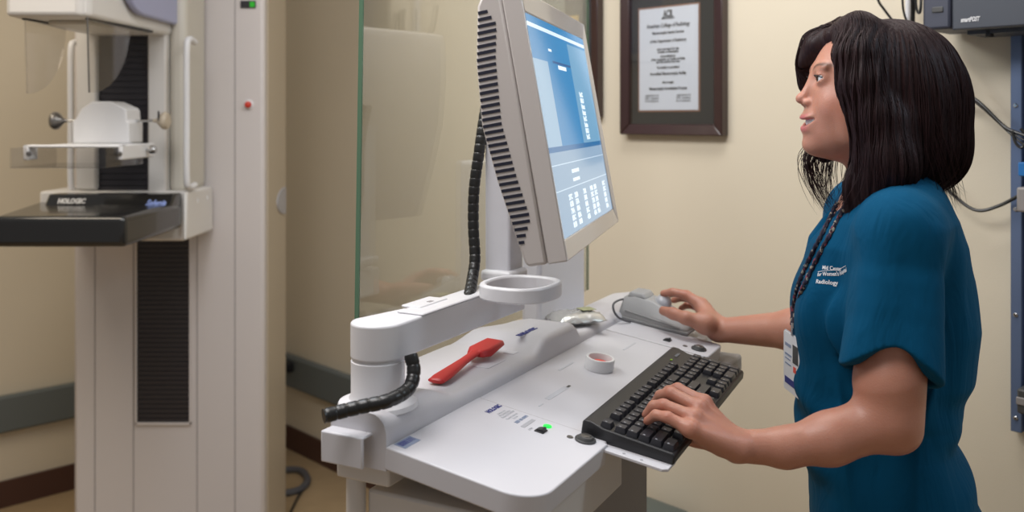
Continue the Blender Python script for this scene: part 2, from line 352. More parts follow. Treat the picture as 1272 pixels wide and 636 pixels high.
# C-arm
build('c_arm', MB().box(xpx(94, 2.78), xpx(119, 2.78), 2.78, 2.995, zz(236, 2.78), 1.95).box(xpx(183, 2.78), xpx(206, 2.78), 2.78, 2.995, zz(240, 2.78), 1.95).box(xpx(94, 2.78), xpx(206, 2.78), 2.86, 2.995, zz(240, 2.78), 1.95), 'armw', mu, bevel=.006)
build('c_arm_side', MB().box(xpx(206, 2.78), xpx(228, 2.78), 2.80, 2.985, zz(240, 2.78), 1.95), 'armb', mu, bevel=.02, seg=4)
build('bellows', bellows(xpx(119, 2.79), xpx(183, 2.79), 2.80, zz(238, 2.79), 1.9, 36), 'dark', mu, smooth=False)
def grab(x, d, zt, zb_, lab):
    P = spline([V((x, d+.07, zt)), V((x, d+.02, zt+.004)), V((x, d, zt-.03)), V((x, d, (zt+zb_)/2)), V((x, d, zb_+.03)), V((x, d+.02, zb_-.002)), V((x, d+.07, zb_))], 8)
    return build('grab_handle', MB().tube(P, .0095, 12), 'white', mu)
grab(xpx(232, 2.74), 2.74, zz(50, 2.74), zz(232, 2.74), 0)
grab(xpx(88, 2.80), 2.80, zz(54, 2.80), zz(236, 2.80), 0)
# receptor housing and image receptor
rh = MB(); x0, x1 = xpx(228, 2.75), xpx(262, 2.95)
build('receptor_housing', MB().box(xpx(57, 2.80), x0, 2.76, 2.99, zz(300, 2.75), zz(238, 2.75)).box(x0-.002, x0+.012, 2.745, 2.985, zz(298, 2.75), zz(238, 2.75)), 'armw', mu, bevel=.008)
zt = 1.205
blk = MB()
yb0, yb1 = 2.33, 2.745
A_ = [(-1.305, yb0), (-.973, yb0), (x0-.001, yb1), (xpx(57, 2.75)-.02, yb1)]
blk.hexa([(x, y+.0, zt-.078) for x, y in A_], [(x, y, zt) for x, y in A_])
ir = build('image_receptor', blk, 'blackg', mu, bevel=.014, seg=4)
kp = MB(); zk0, zk1 = zt-.02, zz(240, 2.72)
kp.hexa([(xpx(55, 2.62), 2.60, zk0), (x0-.003, 2.64, zk0), (x0-.003, 2.745, zk0), (xpx(55, 2.62), 2.745, zk0)],
        [(xpx(62, 2.69), 2.68, zk1), (x0-.003, 2.69, zk1), (x0-.003, 2.745, zk1), (xpx(62, 2.69), 2.745, zk1)])
kb = build('label_panel', kp, 'blackg', mu, bevel=.006)
hl = lambda px, py: hit(px, py, V((0, 2.63, 1.19)), V((0, -.95, .30)).normalized())
sl = V((0, .62, 1)).normalized(); Tn = V((0, -1, .62)).normalized()
pA = hit(72, 250, V((0, 2.640-.003, 1.205)), Tn)
build('lettering', text_mb('HOLOGIC', .021, frame(pA, V((1, 0, 0)), sl, Tn), width=.078, bold=.0012), 'white', kb, smooth=False)
pB = hit(181, 252, V((0, 2.648-.003, 1.205)), Tn)
build('lettering', text_mb('Selenia', .024, frame(pB, V((1, 0, 0)), sl, Tn), width=.058, shear=.4, bold=.0006), mat('selenia_blue', (.35, .45, .85), .4), kb, smooth=False)
for yy in (2.84, 2.93): build('screw_cap', MB().lathe([(.008, 0), (.007, .0015)], 14, frame(V((x0+.012, yy, 1.20)), V((0, 1, 0)), UP, V((1, 0, 0)))), 'white', mu)
# tube head
th = MB(); zh0 = 1.702
hx0, hx1 = -1.243, -1.055
poly = [(hx0, 2.27), (hx1-.005, 2.27), (hx1+.015, 2.29), (hx1+.022, 2.80), (hx1+.022, 2.95), (hx0-.03, 2.95), (hx0-.03, 2.6)]
th.prism(poly, zh0, 2.06)
hd = build('tube_head', th, 'armw', mu, bevel=.012, seg=3)
for xa, xb in ((hx0+.02, hx0+.05), (hx1-.01, hx1+.012)):
    build('shield_slot', MB().hexa([(xa, 2.31, zh0-.004), (xa+.012, 2.31, zh0-.004), (xb+.012, 2.66, zh0-.004), (xb, 2.66, zh0-.004)], [(xa, 2.31, zh0+.002), (xa+.012, 2.31, zh0+.002), (xb+.012, 2.66, zh0+.002), (xb, 2.66, zh0+.002)]), 'black', hd)
build('collimator_plate', MB().box(hx0+.06, hx1-.03, 2.36, 2.62, zh0-.01, zh0), 'armb', hd, bevel=.003)
build('lilac_cover', MB().prism(rrect(2.42, 2.96, 1.735, 2.15, .13, 8), 0, .02, frame(V((hx1+.022, 0, 0)), V((0, 1, 0)), UP, V((1, 0, 0)))), 'lilac', mu, bevel=.008, seg=3)
# face shield plates
def plate(x, xt, y0, dy, top, bot):
    prof = [(y0, top), (y0+.01, bot)]+[(y0+.01+dy*math.sin(t), top-(top-bot)*math.cos(t)) for t in [math.radians(90*k/14) for k in range(1, 15)]]
    return MB().hexa([(x, y, z) for y, z in prof], [(x+.004, y, z) for y, z in prof])
build('face_shield', plate(-1.222, 0, 2.32, .20, zh0, zz(116, 2.33)), 'acryl', mu, smooth=False)
build('face_shield', plate(-1.052, 0, 2.29, .24, zh0, zz(115, 2.30)), 'acryl', mu, smooth=False)
build('shield_edge', MB().tube([(-1.050, 2.289, zh0), (-1.050, 2.299, zz(115, 2.3))], .0022, 6), 'steel', mu)
build('shield_edge', MB().tube([(-1.220, 2.319, zh0), (-1.220, 2.329, zz(116, 2.33))], .0022, 6), 'acryl', mu)
# compression device
cd = 2.60
prof = [(-1.235, zz(178, cd)), (-1.235, zz(150, cd)), (-1.225, zz(147, cd)), (-1.21, zz(135, cd)), (-1.18, zz(126, cd)), (-1.13, zz(126, cd)), (-1.09, zz(134, cd)), (-1.084, zz(137, cd)), (-1.082, zz(150, cd)), (-1.076, zz(152, cd)), (-1.076, zz(178, cd))]
comp = build('compression_unit', MB().hexa([(x, cd, z) for x, z in prof], [(x, cd+.10, z) for x, z in prof]), 'white', mu, bevel=.006)
def knob(px, py, d, sgn, mt):
    p = at(px, py, d); T = frame(p, V((0, 1, 0)), UP, V((1, 0, 0)))
    m = MB().lathe([(.004, -sgn*.0), (.006, sgn*.01), (.018, sgn*.022), (.024, sgn*.028), (.026, sgn*.036), (.022, sgn*.044), (.005, sgn*.046)], 28, T)
    k = build('compression_knob', m, mt, mu)
    build('knob_shaft', MB().tube([p, p-V((sgn*.055, 0, 0))], .0035, 8), 'chrome', k)
knob(84, 150, 2.66, -1, 'steel'); knob(190, 150, 2.66, 1, 'cream2')
build('release_lever', MB().tube([at(197, 150, 2.64), at(197, 138, 2.64)], .003, 8), 'black', mu)
pd0 = 2.44
x0p, x1p = xpx(28, pd0), xpx(152, pd0)
pz1_, pz0_ = zz(180, pd0), zz(199, pd0)
pm = MB().box(x0p, x1p, pd0, pd0+.03, pz1_-.008, pz1_).box(x0p, x0p+.016, pd0, pd0+.05, pz0_, pz1_).box(x1p-.012, x1p, pd0, pd0+.22, pz0_, pz1_)
build('paddle_frame', pm, 'white', mu, bevel=.004)
build('paddle_frame', MB().box(x0p+.05, x1p+.0, pd0+.03, cd+.02, pz1_-.006, pz1_), 'white', mu, bevel=.003)
for q in (36, 157):
    T = frame(at(q if q < 100 else 149, 191, pd0-.001), V((1, 0, 0)), UP, V((0, -1, 0)))
    build('paddle_screw', MB().lathe([(.0065, 0), (.006, .004), (.003, .005)], 14, T), 'steel', mu)
build('paddle_latch', MB().lathe([(.004, 0), (.004, .02), (.010, .022), (.012, .03), (.009, .04)], 18, frame(at(176, 186, 2.60), V((0, 1, 0)), UP, V((1, 0, 0)))), 'chrome', mu)
pa = MB(); X0, X1 = xpx(12, 2.36), xpx(140, 2.40)
T = V((0, 0, 0)); ztop, zbot = zz(184, 2.36), zz(209, 2.36)
pa.box(X0, X1, 2.36, 2.363, zbot, ztop); pa.box(X0, X1, 2.363, 2.60, zbot, zbot+.003); pa.box(X0, X0+.003, 2.363, 2.60, zbot, ztop); pa.box(X1-.003, X1, 2.363, 2.60, zbot, ztop)
build('compression_paddle', pa, 'acryl', mu, bevel=.001)

# ============================================================ WORKSTATION CART
A = V((600, 1150, 0)).normalized(); Mv = V((-A.y, A.x, 0)); tilt = math.atan(.15)
TC = frame(V((0, 0, 0)), A, Mv, UP)                       # cart coords (t, m, z)
Wv = Mv*math.cos(tilt)+UP*math.sin(tilt); Nv = A.cross(Wv)
O_ = Mv*.652+UP*1.0544
TT_ = frame(O_, A, Wv, Nv)                                # worktop coords (t, w, n)
def tp(px, py, n=0):
    q = TT_.inverted() @ hit(px, py, O_+Nv*n, Nv); return q.x, q.y
def ct(p): return TC.inverted() @ V(p)
ca = thing('workstation_cart', 'white enamel workstation cart with sloping worktop, monitor arm and glass shield', 'cart', TC @ V((1.35, .62, 0)))
# worktop with cut-out, tilted
TH = .028
def arc(cx, cy, r, a0, a1, n=10): return [(cx+r*math.cos(math.radians(a0+(a1-a0)*k/n)), cy+r*math.sin(math.radians(a0+(a1-a0)*k/n))) for k in range(n+1)]
T0, TL, TR, TE, WF = .9205, 1.147, 1.630, 1.731, -.2045
wt = MB()
left = [(T0, .0)]+arc(T0+.045, WF+.045, .045, 180, 270, 12)+[(TL-.012, WF), (TL-.012, WF+.004), (TL, WF+.004), (TL, 0)]
wt.prism(left, -TH, 0, TT_); build('worktop', wt, 'cart', ca, bevel=.0025, seg=3); wt = MB()
right = [(TR, 0), (TR, -.196), (TR+.004, -.199)]+arc(TE-.012, -.187, .012, 270, 360, 5)+[(TE, 0)]
wt.prism(right, -TH, 0, TT_)
worktop = build('worktop_strip', wt, 'cart', ca, bevel=.0025, seg=3)
build('worktop_centre', MB().prism([(TL+.0008, 0), (TL+.0008, -.175), (TR-.0008, -.175), (TR-.0008, 0)], -TH, -.0012, TT_), 'cart', ca, bevel=.001)
build('panel_seam', MB().box(TL-.0001, TL+.0012, -.175, -.002, -.0018, -.0009, TT_), 'seam', ca, smooth=False); build('panel_seam', MB().box(TR-.0012, TR+.0001, -.175, -.002, -.0018, -.0009, TT_), 'seam', ca, smooth=False)
# apron + drawer box under worktop
ap = MB().prism([(T0+.004, .06), (T0+.004, WF+.045), (T0+.016, WF+.018), (T0+.045, WF+.005), (TL-.014, WF+.006), (TL-.014, .06)], -.075, -TH, TT_)
build('drawer_box', MB().box(T0+.028, 1.135, .47, .70, .905, .985, TC), 'cartw', ca, bevel=.004)
build('side_rail', MB().box(TL-.02, 1.24, .47, .485, .93, 1.0, TC).box(TL-.004, 1.70, .50, .70, .965, 1.005, TC), 'cartw', ca, bevel=.003)
build('keyboard_tray', MB().prism([(1.122, -.120), (1.122, -.284), (1.128, -.290), (1.160, -.290), (1.172, -.282), (1.55, -.262), (1.55, -.12)], -.0075, -.0035, TT_), 'cart', ca, bevel=.0008)
for k in (0, 1):
    q = tp(775+22*k, 563+8*k, -.003); build('tray_screw', MB().lathe([(.0022, 0), (.002, .0006)], 10, TT_ @ Matrix.Translation(V((q[0], q[1], -.0035)))), 'grey_ink', ca)
build('pedestal', MB().box(1.02, 1.44, .50, .735, .16, .965, TC), 'ped', ca, bevel=.01)
build('leg_post', MB().tube([TC @ V((.945, .715, .16)), TC @ V((.945, .715, 1.04))], .0125, 20), 'cartw', ca)
build('base_frame', MB().box(.90, 1.75, .44, .50, .10, .16, TC).box(.90, 1.75, .72, .78, .10, .16, TC).box(.90, .96, .50, .72, .10, .16, TC).box(1.69, 1.75, .50, .72, .10, .16, TC), 'cartw', ca, bevel=.01)
for t_, m_ in ((.95, .47), (.95, .75), (1.70, .47), (1.70, .75)):
    cs = build('caster', MB().lathe([(.02, -.014), (.048, -.013), (.050, -.008), (.050, .008), (.048, .013), (.02, .014)], 28, TC @ frame(V((t_, m_, .05)), V((1, 0, 0)), V((0, 0, 1)), V((0, -1, 0)))), 'dgrey', ca)
    build('caster_fork', MB().box(t_-.02, t_+.02, m_-.022, m_-.018, .045, .10, TC).box(t_-.02, t_+.02, m_+.018, m_+.022, .045, .10, TC).box(t_-.02, t_+.02, m_-.022, m_+.022, .097, .10, TC), 'steel', cs)
# console ridge: loft of profiles along t
def smooth(a, b, x): x = max(0, min(1, (x-a)/(b-a))); return x*x*(3-2*x)
def console_h(t):
    h = .037 + (.017-.037)*smooth(1.03, 1.10, t) + (.038-.017)*smooth(1.335, 1.385, t) + (.015-.038)*smooth(1.49, 1.515, t)
    return h
def console_back(t): return .736 + .084*smooth(1.04, 1.16, t) - .055*smooth(1.32, 1.45, t)-.02*smooth(1.45, 1.5, t)
rings = []
ts = [T0+.0005+.004*i for i in range(12)]+[.975+.0125*i for i in range(78)]
ts = [t for t in ts if t < 1.945]+[1.945]
for t in ts:
    h = console_h(t); mb_ = console_back(t); zb_ = 1.0544; e = 1.0
    if t > 1.90: mb_ -= (t-1.90)*.8
    r_ = min(.012+.012*(1-smooth(1.03, 1.1, t)), h*.8)
    fr = .652 + (.0 if t < 1.73 else (t-1.73)*.12)
    p = [(fr, zb_-.03), (fr, zb_+h-r_)]
    p += [(fr+r_-r_*math.cos(math.radians(a)), zb_+h-r_+r_*math.sin(math.radians(a))) for a in (15, 30, 45, 60, 75, 90)]
    e_ = .55*(1-smooth(1.03, 1.1, t))
    p += [(fr+r_+(mb_-fr-r_)*.5, zb_+h*(1-.1*e_)), (mb_-.008, zb_+h*(1-.6*e_)), (mb_, zb_+h*(.8-.5*e_)), (mb_, zb_-.03)]
    rings.append([TC @ V((t, m_, z)) for m_, z in p])
build('console', MB().loft(rings), 'cons', ca, ang=50)
build('console_underside', MB().box(T0+.01, 1.93, .655, .735, 1.0, 1.03, TC), 'cartw', ca, bevel=.003)
# platform for the mouse beyond the worktop
build('mouse_platform', MB().prism(rrect(1.7335, 1.90, .50, .70, .02), 1.006, 1.022, TC), 'cart', ca, bevel=.003)
build('platform_bracket', MB().box(1.715, 1.80, .435, .56, .962, .995, TC), 'ped', ca, bevel=.006)
# folded bracket at the rear left end
q1 = hit(411, 530, TC @ V((.915, 0, 0)), A); q2 = hit(459, 545, TC @ V((.915, 0, 0)), A); q3 = hit(457, 579, TC @ V((.915, 0, 0)), A)
c1, c2, c3 = ct(q1), ct(q2), ct(q3)
build('end_bracket', MB().box(.900, .905, c2.y, c1.y+.004, c3.z, c2.z+.004, TC).box(.900, .93, c2.y, c1.y+.004, c2.z+.001, c2.z+.005, TC), 'cart', ca, bevel=.002)
# controls
def put(px, py, n=0): q = tp(px, py, n); return TT_ @ Matrix.Translation(V((q[0], q[1], n)))
for kx_, ky_ in ((727, 547), (868, 434)):
    T = put(kx_, ky_)
    kk = build('rotary_knob', MB().lathe([(.0140, 0), (.0140, .002), (.0130, .0032), (.0112, .0026), (.0105, .0040), (.0095, .0058), (.007, .0064)], 36, T), 'dgrey', ca)
    build('knob_cap', MB().lathe([(.0072, .0062), (.0066, .0072), (.003, .0075)], 24, T), 'steel', kk)
for kx_, ky_ in ((708, 543), (851, 430)): build('indicator', MB().lathe([(.0045, 0), (.004, .0012), (.002, .0016)], 20, put(kx_, ky_)), 'steel', ca)
build('status_lamp', MB().lathe([(.0062, 0), (.0058, .0014), (.003, .002)], 24, put(680, 530)), 'green', ca)
for kx_, ky_ in ((672, 535.5), (829, 423)):
    T = put(kx_, ky_); build('rocker_switch', MB().box(-.0075, .0075, -.0068, .0068, 0, .0016, T).hexa([(-.006, -.0055, .0016), (.006, -.0055, .0016), (.006, .0055, .0016), (-.006, .0055, .0016)], [(-.005, -.0045, .006), (.005, -.0045, .006), (.0055, .0045, .003), (-.0055, .0045, .003)], T), 'black', ca, bevel=.0006)
# printed legends on the worktop: read from the operator side => local x along A, up along W
def legend(body, px, py, size, width, mt, bold=.0002, name='legend'):
    q = tp(px, py); T = TT_ @ Matrix.Translation(V((q[0], q[1], .0003)))
    build(name, text_mb(body, size, T, width=width, depth=.0001, align='CENTER', bold=bold), mt, ca, smooth=False)
legend('HOLOGIC', 613.5, 508, .0105, .037, 'navy', .0006)
legend('Hologic, Inc.\n35 Crosby Drive\nBedford, MA 01730', 627, 513.5, .0052, .034, 'pale_ink', .0001)
legend('Model Selenia\nSerial', 638, 518, .0052, .030, 'pale_ink', .0001)
legend('REF 00-0099', 648, 521, .0075, .034, 'blue_st', .0003)
q = tp(656, 526); build('grey_strip', MB().box(q[0]-.017, q[0]+.017, q[1]-.003, q[1]+.003, 0, .0004, TT_), 'paperg', ca, smooth=False)
legend('ON', 659, 533, .005, .010, 'paperg', .0001)
q = tp(506, 549.5); T = TT_ @ Matrix.Translation(V((q[0], q[1], 0)))
sn = build('serial_label', MB().box(-.017, .017, -.0085, .0085, 0, .0004, T), 'blue_st', ca, smooth=False)
m = MB()
for k in range(22):
    if random.random() < .7: m.box(-.014+k*.0013, -.014+k*.0013+.0008, -.003, .006, .0004, .0005, T)
build('barcode', m, 'navy', sn, smooth=False)
q = tp(690, 489, -.001)
def cbox(name, px, py, w, h, mt):
    q = tp(px, py, -.001); return build(name, MB().box(q[0]-w/2, q[0]+w/2, q[1]-h/2, q[1]+h/2, -.0012, -.0008, TT_), mt, ca, smooth=False)
cbox('label_strip', 692, 488, .070, .0085, 'pale_ink'); cbox('label_strip', 706, 480, .012, .004, 'dgrey'); cbox('label_strip', 703, 455, .055, .0035, 'pale_ink'); cbox('label_strip', 782, 430, .06, .0035, 'pale_ink'); cbox('label_strip', 817, 418, .02, .006, 'pale_ink'); cbox('label_strip', 672, 503, .014, .002, 'pale_ink')
# label on console pod and stickers on the shelf
pc_ = ct(hit(655, 413, TC @ V((0, 0, 1.0915)), UP)); build('lettering', text_mb('HOLOGIC', .013, TC @ frame(V((pc_.x, pc_.y, 1.0544+.0383)), V((1, 0, 0)), V((0, 1, 0)), V((0, 0, 1))), width=.064, depth=.0006, align='CENTER', bold=.0007), 'navy', ca, smooth=False)
for px, py, w_, h_ in ((607, 452, .055, .030), (640, 436, .05, .02)):
    p_ = ct(hit(px, py, TC @ V((0, 0, 1.0705)), UP)); build('sticker', MB().box(p_.x-w_/2, p_.x+w_/2, p_.y-h_/2, p_.y+h_/2, 1.068, 1.0722, TC), 'cart', ca, bevel=.0005)
# glass shield
GM = .832
gl0 = ct(hit(445, 480, TC @ V((0, GM, 0)), Mv)); gl1 = ct(hit(452, 0, TC @ V((0, GM, 0)), Mv)); gr0 = ct(hit(731, 360, TC @ V((0, GM, 0)), Mv))
zt_ = 1.95; ex = gl1.x+(gl1.x-gl0.x)/(gl1.z-gl0.z)*(zt_-gl1.z)
def gq(y0, y1, a, b): return [(a[0], y0, a[2]), (b[0], y0, b[2])]
gm = MB().hexa([(gl0.x, GM, gl0.z), (gr0.x, GM, gl0.z), (gr0.x, GM, zt_), (ex, GM, zt_)], [(gl0.x, GM+.006, gl0.z), (gr0.x, GM+.006, gl0.z), (gr0.x, GM+.006, zt_), (ex, GM+.006, zt_)], TC)
build('glass_shield', gm, 'glass', ca, smooth=False)
build('glass_edge', MB().hexa([(gl0.x-.003, GM-.0005, gl0.z), (gl0.x-.0002, GM-.0005, gl0.z), (ex-.0002, GM-.0005, zt_), (ex-.003, GM-.0005, zt_)], [(gl0.x-.003, GM+.0065, gl0.z), (gl0.x-.0002, GM+.0065, gl0.z), (ex-.0002, GM+.0065, zt_), (ex-.003, GM+.0065, zt_)], TC), 'gedge', ca, smooth=False)
build('glass_edge', MB().box(gr0.x+.0002, gr0.x+.002, GM, GM+.006, gl0.z, zt_, TC), 'gedge', ca, smooth=False)
build('shield_bracket', MB().box(gl0.x-.003, gl0.x+.03, GM-.028, GM+.010, gl0.z-.04, gl0.z-.0005, TC), 'cartw', ca, bevel=.002)
build('shield_bracket', MB().box(1.70, 1.88, GM-.015, GM+.012, gl0.z-.05, gl0.z-.0005, TC), 'cartw', ca, bevel=.002)
# support column plate behind the monitor
sp0 = ct(hit(671, 396, TC @ V((0, .745, 0)), Mv)); sp1 = ct(hit(727, 396, TC @ V((0, .745, 0)), Mv))
build('support_column', MB().box(sp0.x, sp1.x, .745, .785, 1.055, 1.37, TC), 'post', ca, bevel=.008, seg=3)
# articulated arm
am0, am1 = .668, .738; amb = .712; azt = ct(hit(503, 400, TC @ V((0, am0, 0)), Mv)).z; azb = azt-.046
aL = ct(hit(449, 403, TC @ V((0, (am0+am1)/2, 0)), Mv)).x; aR = 1.335; ar = (am1-am0)/2; amc = (am0+am1)/2
ao = [(aL+ar+ar*math.cos(math.radians(a)), amc+ar*math.sin(math.radians(a))) for a in range(90, 271, 10)]+[(aR-.01, am0), (aR, am0+.01), (aR, amb-.01), (aR-.01, amb), (aL+.15, amb)]
build('swing_arm', MB().prism(ao, azb, azt, TC), 'armp', ca, bevel=.003, seg=3)
build('arm_cover', MB().box(aL+.085, 1.255, am0-.001, amb-.004, azt, azt+.003, TC).box(aL+.115, aL+.185, am0+.022, amb+.010, azt+.001, azt+.0045, TC), 'armp', ca, bevel=.002)
build('cover_recess', MB().box(aL+.148, aL+.158, am0+.028, am0+.034, azt+.0042, azt+.0050, TC), 'seam', ca)
pvx = aL+ar
build('pivot_base', MB().lathe([(.052, 1.083), (.050, 1.089), (.037, 1.094), (.0345, 1.10), (.0345, azb-.004), (.033, azb-.003), (.033, azb)], 40, TC @ Matrix.Translation(V((pvx, amc, 0)))), 'armp', ca)
# monitor post with loop handle
pt0 = 1.292; pm0 = .692
build('monitor_post', MB().loft([[(x, y, z) for x, y in rrect(pt0-.022, pt0+.026, pm0-.025, pm0+.02, .006)] for z in (azt+.006, 1.44)], TC), 'post', ca)
build('post_collar', MB().lathe([(.024, azt), (.024, azt+.006), (.020, azt+.008)], 36, TC @ Matrix.Translation(V((pt0, pm0, 0)))), 'armp', ca)
hc = ct(hit(647, 354, V((0, 0, azt+.020)), UP)); H_ = []
lo = []
for k in range(40):
    a = 2*math.pi*k/40; ca_, sa_ = math.cos(a), math.sin(a)
    lo.append(V((hc.x+.056*math.copysign(abs(ca_)**.8, ca_), hc.y+.050*math.copysign(abs(sa_)**.8, sa_), azt+.014)))
m = MB(); rg = []
for k in range(40):
    p = lo[k]; o_ = (p-V((hc.x, hc.y, p.z))).normalized()
    rg.append([p+o_*.005+UP*.0110, p-o_*.005+UP*.0110, p-o_*.005-UP*.0110, p+o_*.005-UP*.0110])
rg.append(rg[0]); build('loop_handle', m.loft(rg, TC, cap=False), 'armp', ca, bevel=.003)
build('handle_bracket', MB().box(pt0-.030, pt0+.030, pm0-.032, pm0+.024, azt+.005, azt+.0235, TC), 'armp', ca, bevel=.006)

# spiral wrapped cables
def sleeve(pts, r, lab):
    P = spline(pts, 12); L = sum((P[i+1]-P[i]).length for i in range(len(P)-1))
    # resample
    n = int(L/.0022); out = [P[0]]; acc = 0; i = 0; step = L/n; pos = 0
    cum = [0]
    for i in range(len(P)-1): cum.append(cum[-1]+(P[i+1]-P[i]).length)
    Q = []
    for k in range(n+1):
        d = k*step; j = max(0, min(len(P)-2, next((x for x in range(len(cum)-1) if cum[x+1] >= d), len(P)-2)))
        f = (d-cum[j])/max(1e-9, cum[j+1]-cum[j]); Q.append(P[j].lerp(P[j+1], f))
    rf = lambda u: 1.0 if (int(u*n) % 6) else .90
    o = build('cable_sleeve', MB().tube(Q, r, 14, rf=rf), 'cable', None, origin=P[0]); return tag(o, lab, 'cable')
cp = lambda px, py, d: at(px, py, d)
sleeve([cp(604, 130, 1.47), cp(600, 155, 1.46), cp(595, 190, 1.45), cp(589, 235, 1.445), cp(588, 280, 1.44), cp(590, 320, 1.43), cp(587, 345, 1.41), cp(583, 366, 1.365), cp(578, 380, 1.335)], .0088, 'black spiral wrapped cable running down behind the monitor into the arm')
sleeve([cp(510, 440, 1.17), cp(514, 460, 1.165), cp(508, 482, 1.15), cp(484, 497, 1.12), cp(450, 505, 1.115), cp(425, 511, 1.11), cp(402, 517, 1.10)], .0088, 'black spiral wrapped cable curving out from under the arm pivot')

# ============================================================ OBJECTS ON THE CART
# red scraper on console shelf
zs = 1.0775
s0 = hit(541, 474, V((0, 0, zs)), UP); s1 = hit(591, 440, V((0, 0, zs+.004)), UP); s2 = hit(613, 425, V((0, 0, zs+.01)), UP)
sd = (V((s2.x, s2.y, 0))-V((s0.x, s0.y, 0))); sl_ = sd.length; sdir = sd.normalized(); sn_ = V((-sdir.y, sdir.x, 0))
sup = sdir.cross(sn_); rise = math.atan2(.014, sl_)
Tsc = frame(V((s0.x, s0.y, zs)), (sdir*math.cos(rise)+UP*math.sin(rise)), sn_, (UP*math.cos(rise)-sdir*math.sin(rise)))
L = sl_/math.cos(rise); rr = []
def sec(x, w, h, zc=0): return [(x, w*math.cos(a), zc+h*math.sin(a)) for a in [2*math.pi*k/16 for k in range(16)]]
for u, w, h in ((0, .008, .002), (.012, .0135, .004), (.10, .0145, .005), (.28, .0115, .005), (.45, .0080, .005), (.58, .0075, .005), (.68, .011, .0045)): rr.append(sec(L*u, w, h))
scr = thing('scraper', 'red plastic scraper lying on the console shelf beside the monitor arm', 'scraper', Tsc)
build('handle', MB().loft(rr, Tsc), 'red', scr)
hd_ = MB().hexa([(L*.64, -.014, -.006), (L*.70, -.024, -.007), (L*1.0, -.021, -.007), (L*1.03, .016, -.007), (L*.72, .021, -.007), (L*.64, .014, -.006)],
                [(L*.64, -.010, .004), (L*.72, -.019, .005), (L*1.0, -.018, .001), (L*1.03, .014, .001), (L*.74, .017, .005), (L*.64, .010, .004)], Tsc)
build('blade_head', hd_, 'red', scr, bevel=.003, seg=3)
# foil packet
pk = hit(716, 396, V((0, 0, 1.079)), UP); pkc = ct(pk)
Tp = TC @ Matrix.Translation(V((pkc.x, pkc.y, 1.0725))) @ Matrix.Rotation(math.radians(-38), 4, 'Z')
g = MB(); nx, ny = 14, 10; vs = []; RR = random.Random(3)
for k in (0, 1):
    for i in range(nx+1):
        for j in range(ny+1):
            x = -.048+.096*i/nx; y = -.034+.068*j/ny; e = (1-(2*i/nx-1)**4)*(1-(2*j/ny-1)**4)
            vs.append((x, y, (.006+(.015*max(0, e)**.35+RR.uniform(-.0018, .0018) if k else -.005*max(0, e)**.3))))
fs = []; n_ = (nx+1)*(ny+1)
for i in range(nx):
    for j in range(ny):
        a = i*(ny+1)+j; fs.append([a, a+1, a+ny+2, a+ny+1]); fs.append([n_+a, n_+a+ny+1, n_+a+ny+2, n_+a+1])
pkt = thing('foil_packet', 'crumpled silver foil packet lying on the low end of the console', 'packet', Tp)
build('pouch', MB().add(vs, fs, 0, Tp), 'foil', pkt, ang=80)
build('printed_patch', MB().box(.008, .036, -.012, .016, .0228, .0235, Tp), 'foilg', pkt, bevel=.0003)
# white ring (tape roll) with red core
q = tp(744, 458, -.0012); Tr = TT_ @ Matrix.Translation(V((q[0], q[1], -.0012)))
tr = thing('tape_roll', 'small white ring shaped roll with red inside, standing on the worktop', 'tape roll', Tr)
build('roll', MB().loft([[(r*math.cos(a)*1.05, r*math.sin(a), z) for a in [2*math.pi*k/40 for k in range(40)]] for r, z in ((.0165, .0), (.0230, 0), (.0235, .001), (.0235, .0185), (.0230, .0195), (.0195, .0195), (.0188, .018), (.0165, 0))], Tr, cap=False), 'white', tr)
build('red_core', MB().lathe([(.0148, .0), (.0148, .010), (.011, .0125), (.004, .0135)], 30, Tr), 'redl', tr)

# ---- keyboard (frame on worktop, scaled from corners)
kt0, kt1, kw0, kw1 = 1.143, 1.573, -.163, -.292
Tk = TT_ @ Matrix.Translation(V((kt0, kw1, -.0035))) @ Matrix.Rotation(math.radians(2.0), 4, 'Z')     # local x along t, y towards console
KL, KD = kt1-kt0, kw0-kw1
kbd = thing('keyboard', 'black computer keyboard on the slide-out tray under the woman\'s left hand', 'keyboard', Tk)
pr = [(0, 0), (0, .011), (.003, .0145), (KD-.030, .0185), (KD-.012, .0235), (KD-.003, .0235), (KD, .0205), (KD, 0)]
m = MB().hexa([(0, y, z) for y, z in pr], [(KL, y, z) for y, z in pr], Tk)
build('case', m, 'black', kbd, bevel=.0035, seg=3)
U = KL/23.35; RH = .0166
keymesh = {}
def key_mesh(w, h):
    k = (round(w, 2), round(h, 2))
    if k in keymesh: return keymesh[k]
    W_, H2 = U*w/2-.0007, RH*h/2-.0006; m = MB()
    m.loft([[(x, y, 0) for x, y in rrect(-W_, W_, -H2, H2, .0012, 2)], [(x*1.0, y, .002) for x, y in rrect(-W_, W_, -H2, H2, .0012, 2)],
            [(x, y+.0006, .0078) for x, y in rrect(-W_+.0022, W_-.0022, -H2+.0018, H2-.0014, .0015, 2)]])
    tw = .0022; m.box(-W_+.0045, -W_+.0045+tw, .0005, .0032, .0078, .00785, None, 1)
    me = bpy.data.meshes.new('key'); me.from_pydata(m.v, [], m.f); me.materials.append(M['key']); me.materials.append(M['ink']); me.polygons.foreach_set('material_index', m.m)
    bm = bmesh.new(); bm.from_mesh(me); bmesh.ops.recalc_face_normals(bm, faces=bm.faces); bm.to_mesh(me); bm.free(); finish(me, 40); keymesh[k] = me; return me
def ztop(y): return .0145+(.0185-.0145)*(y-.003)/(KD-.033)-.0006
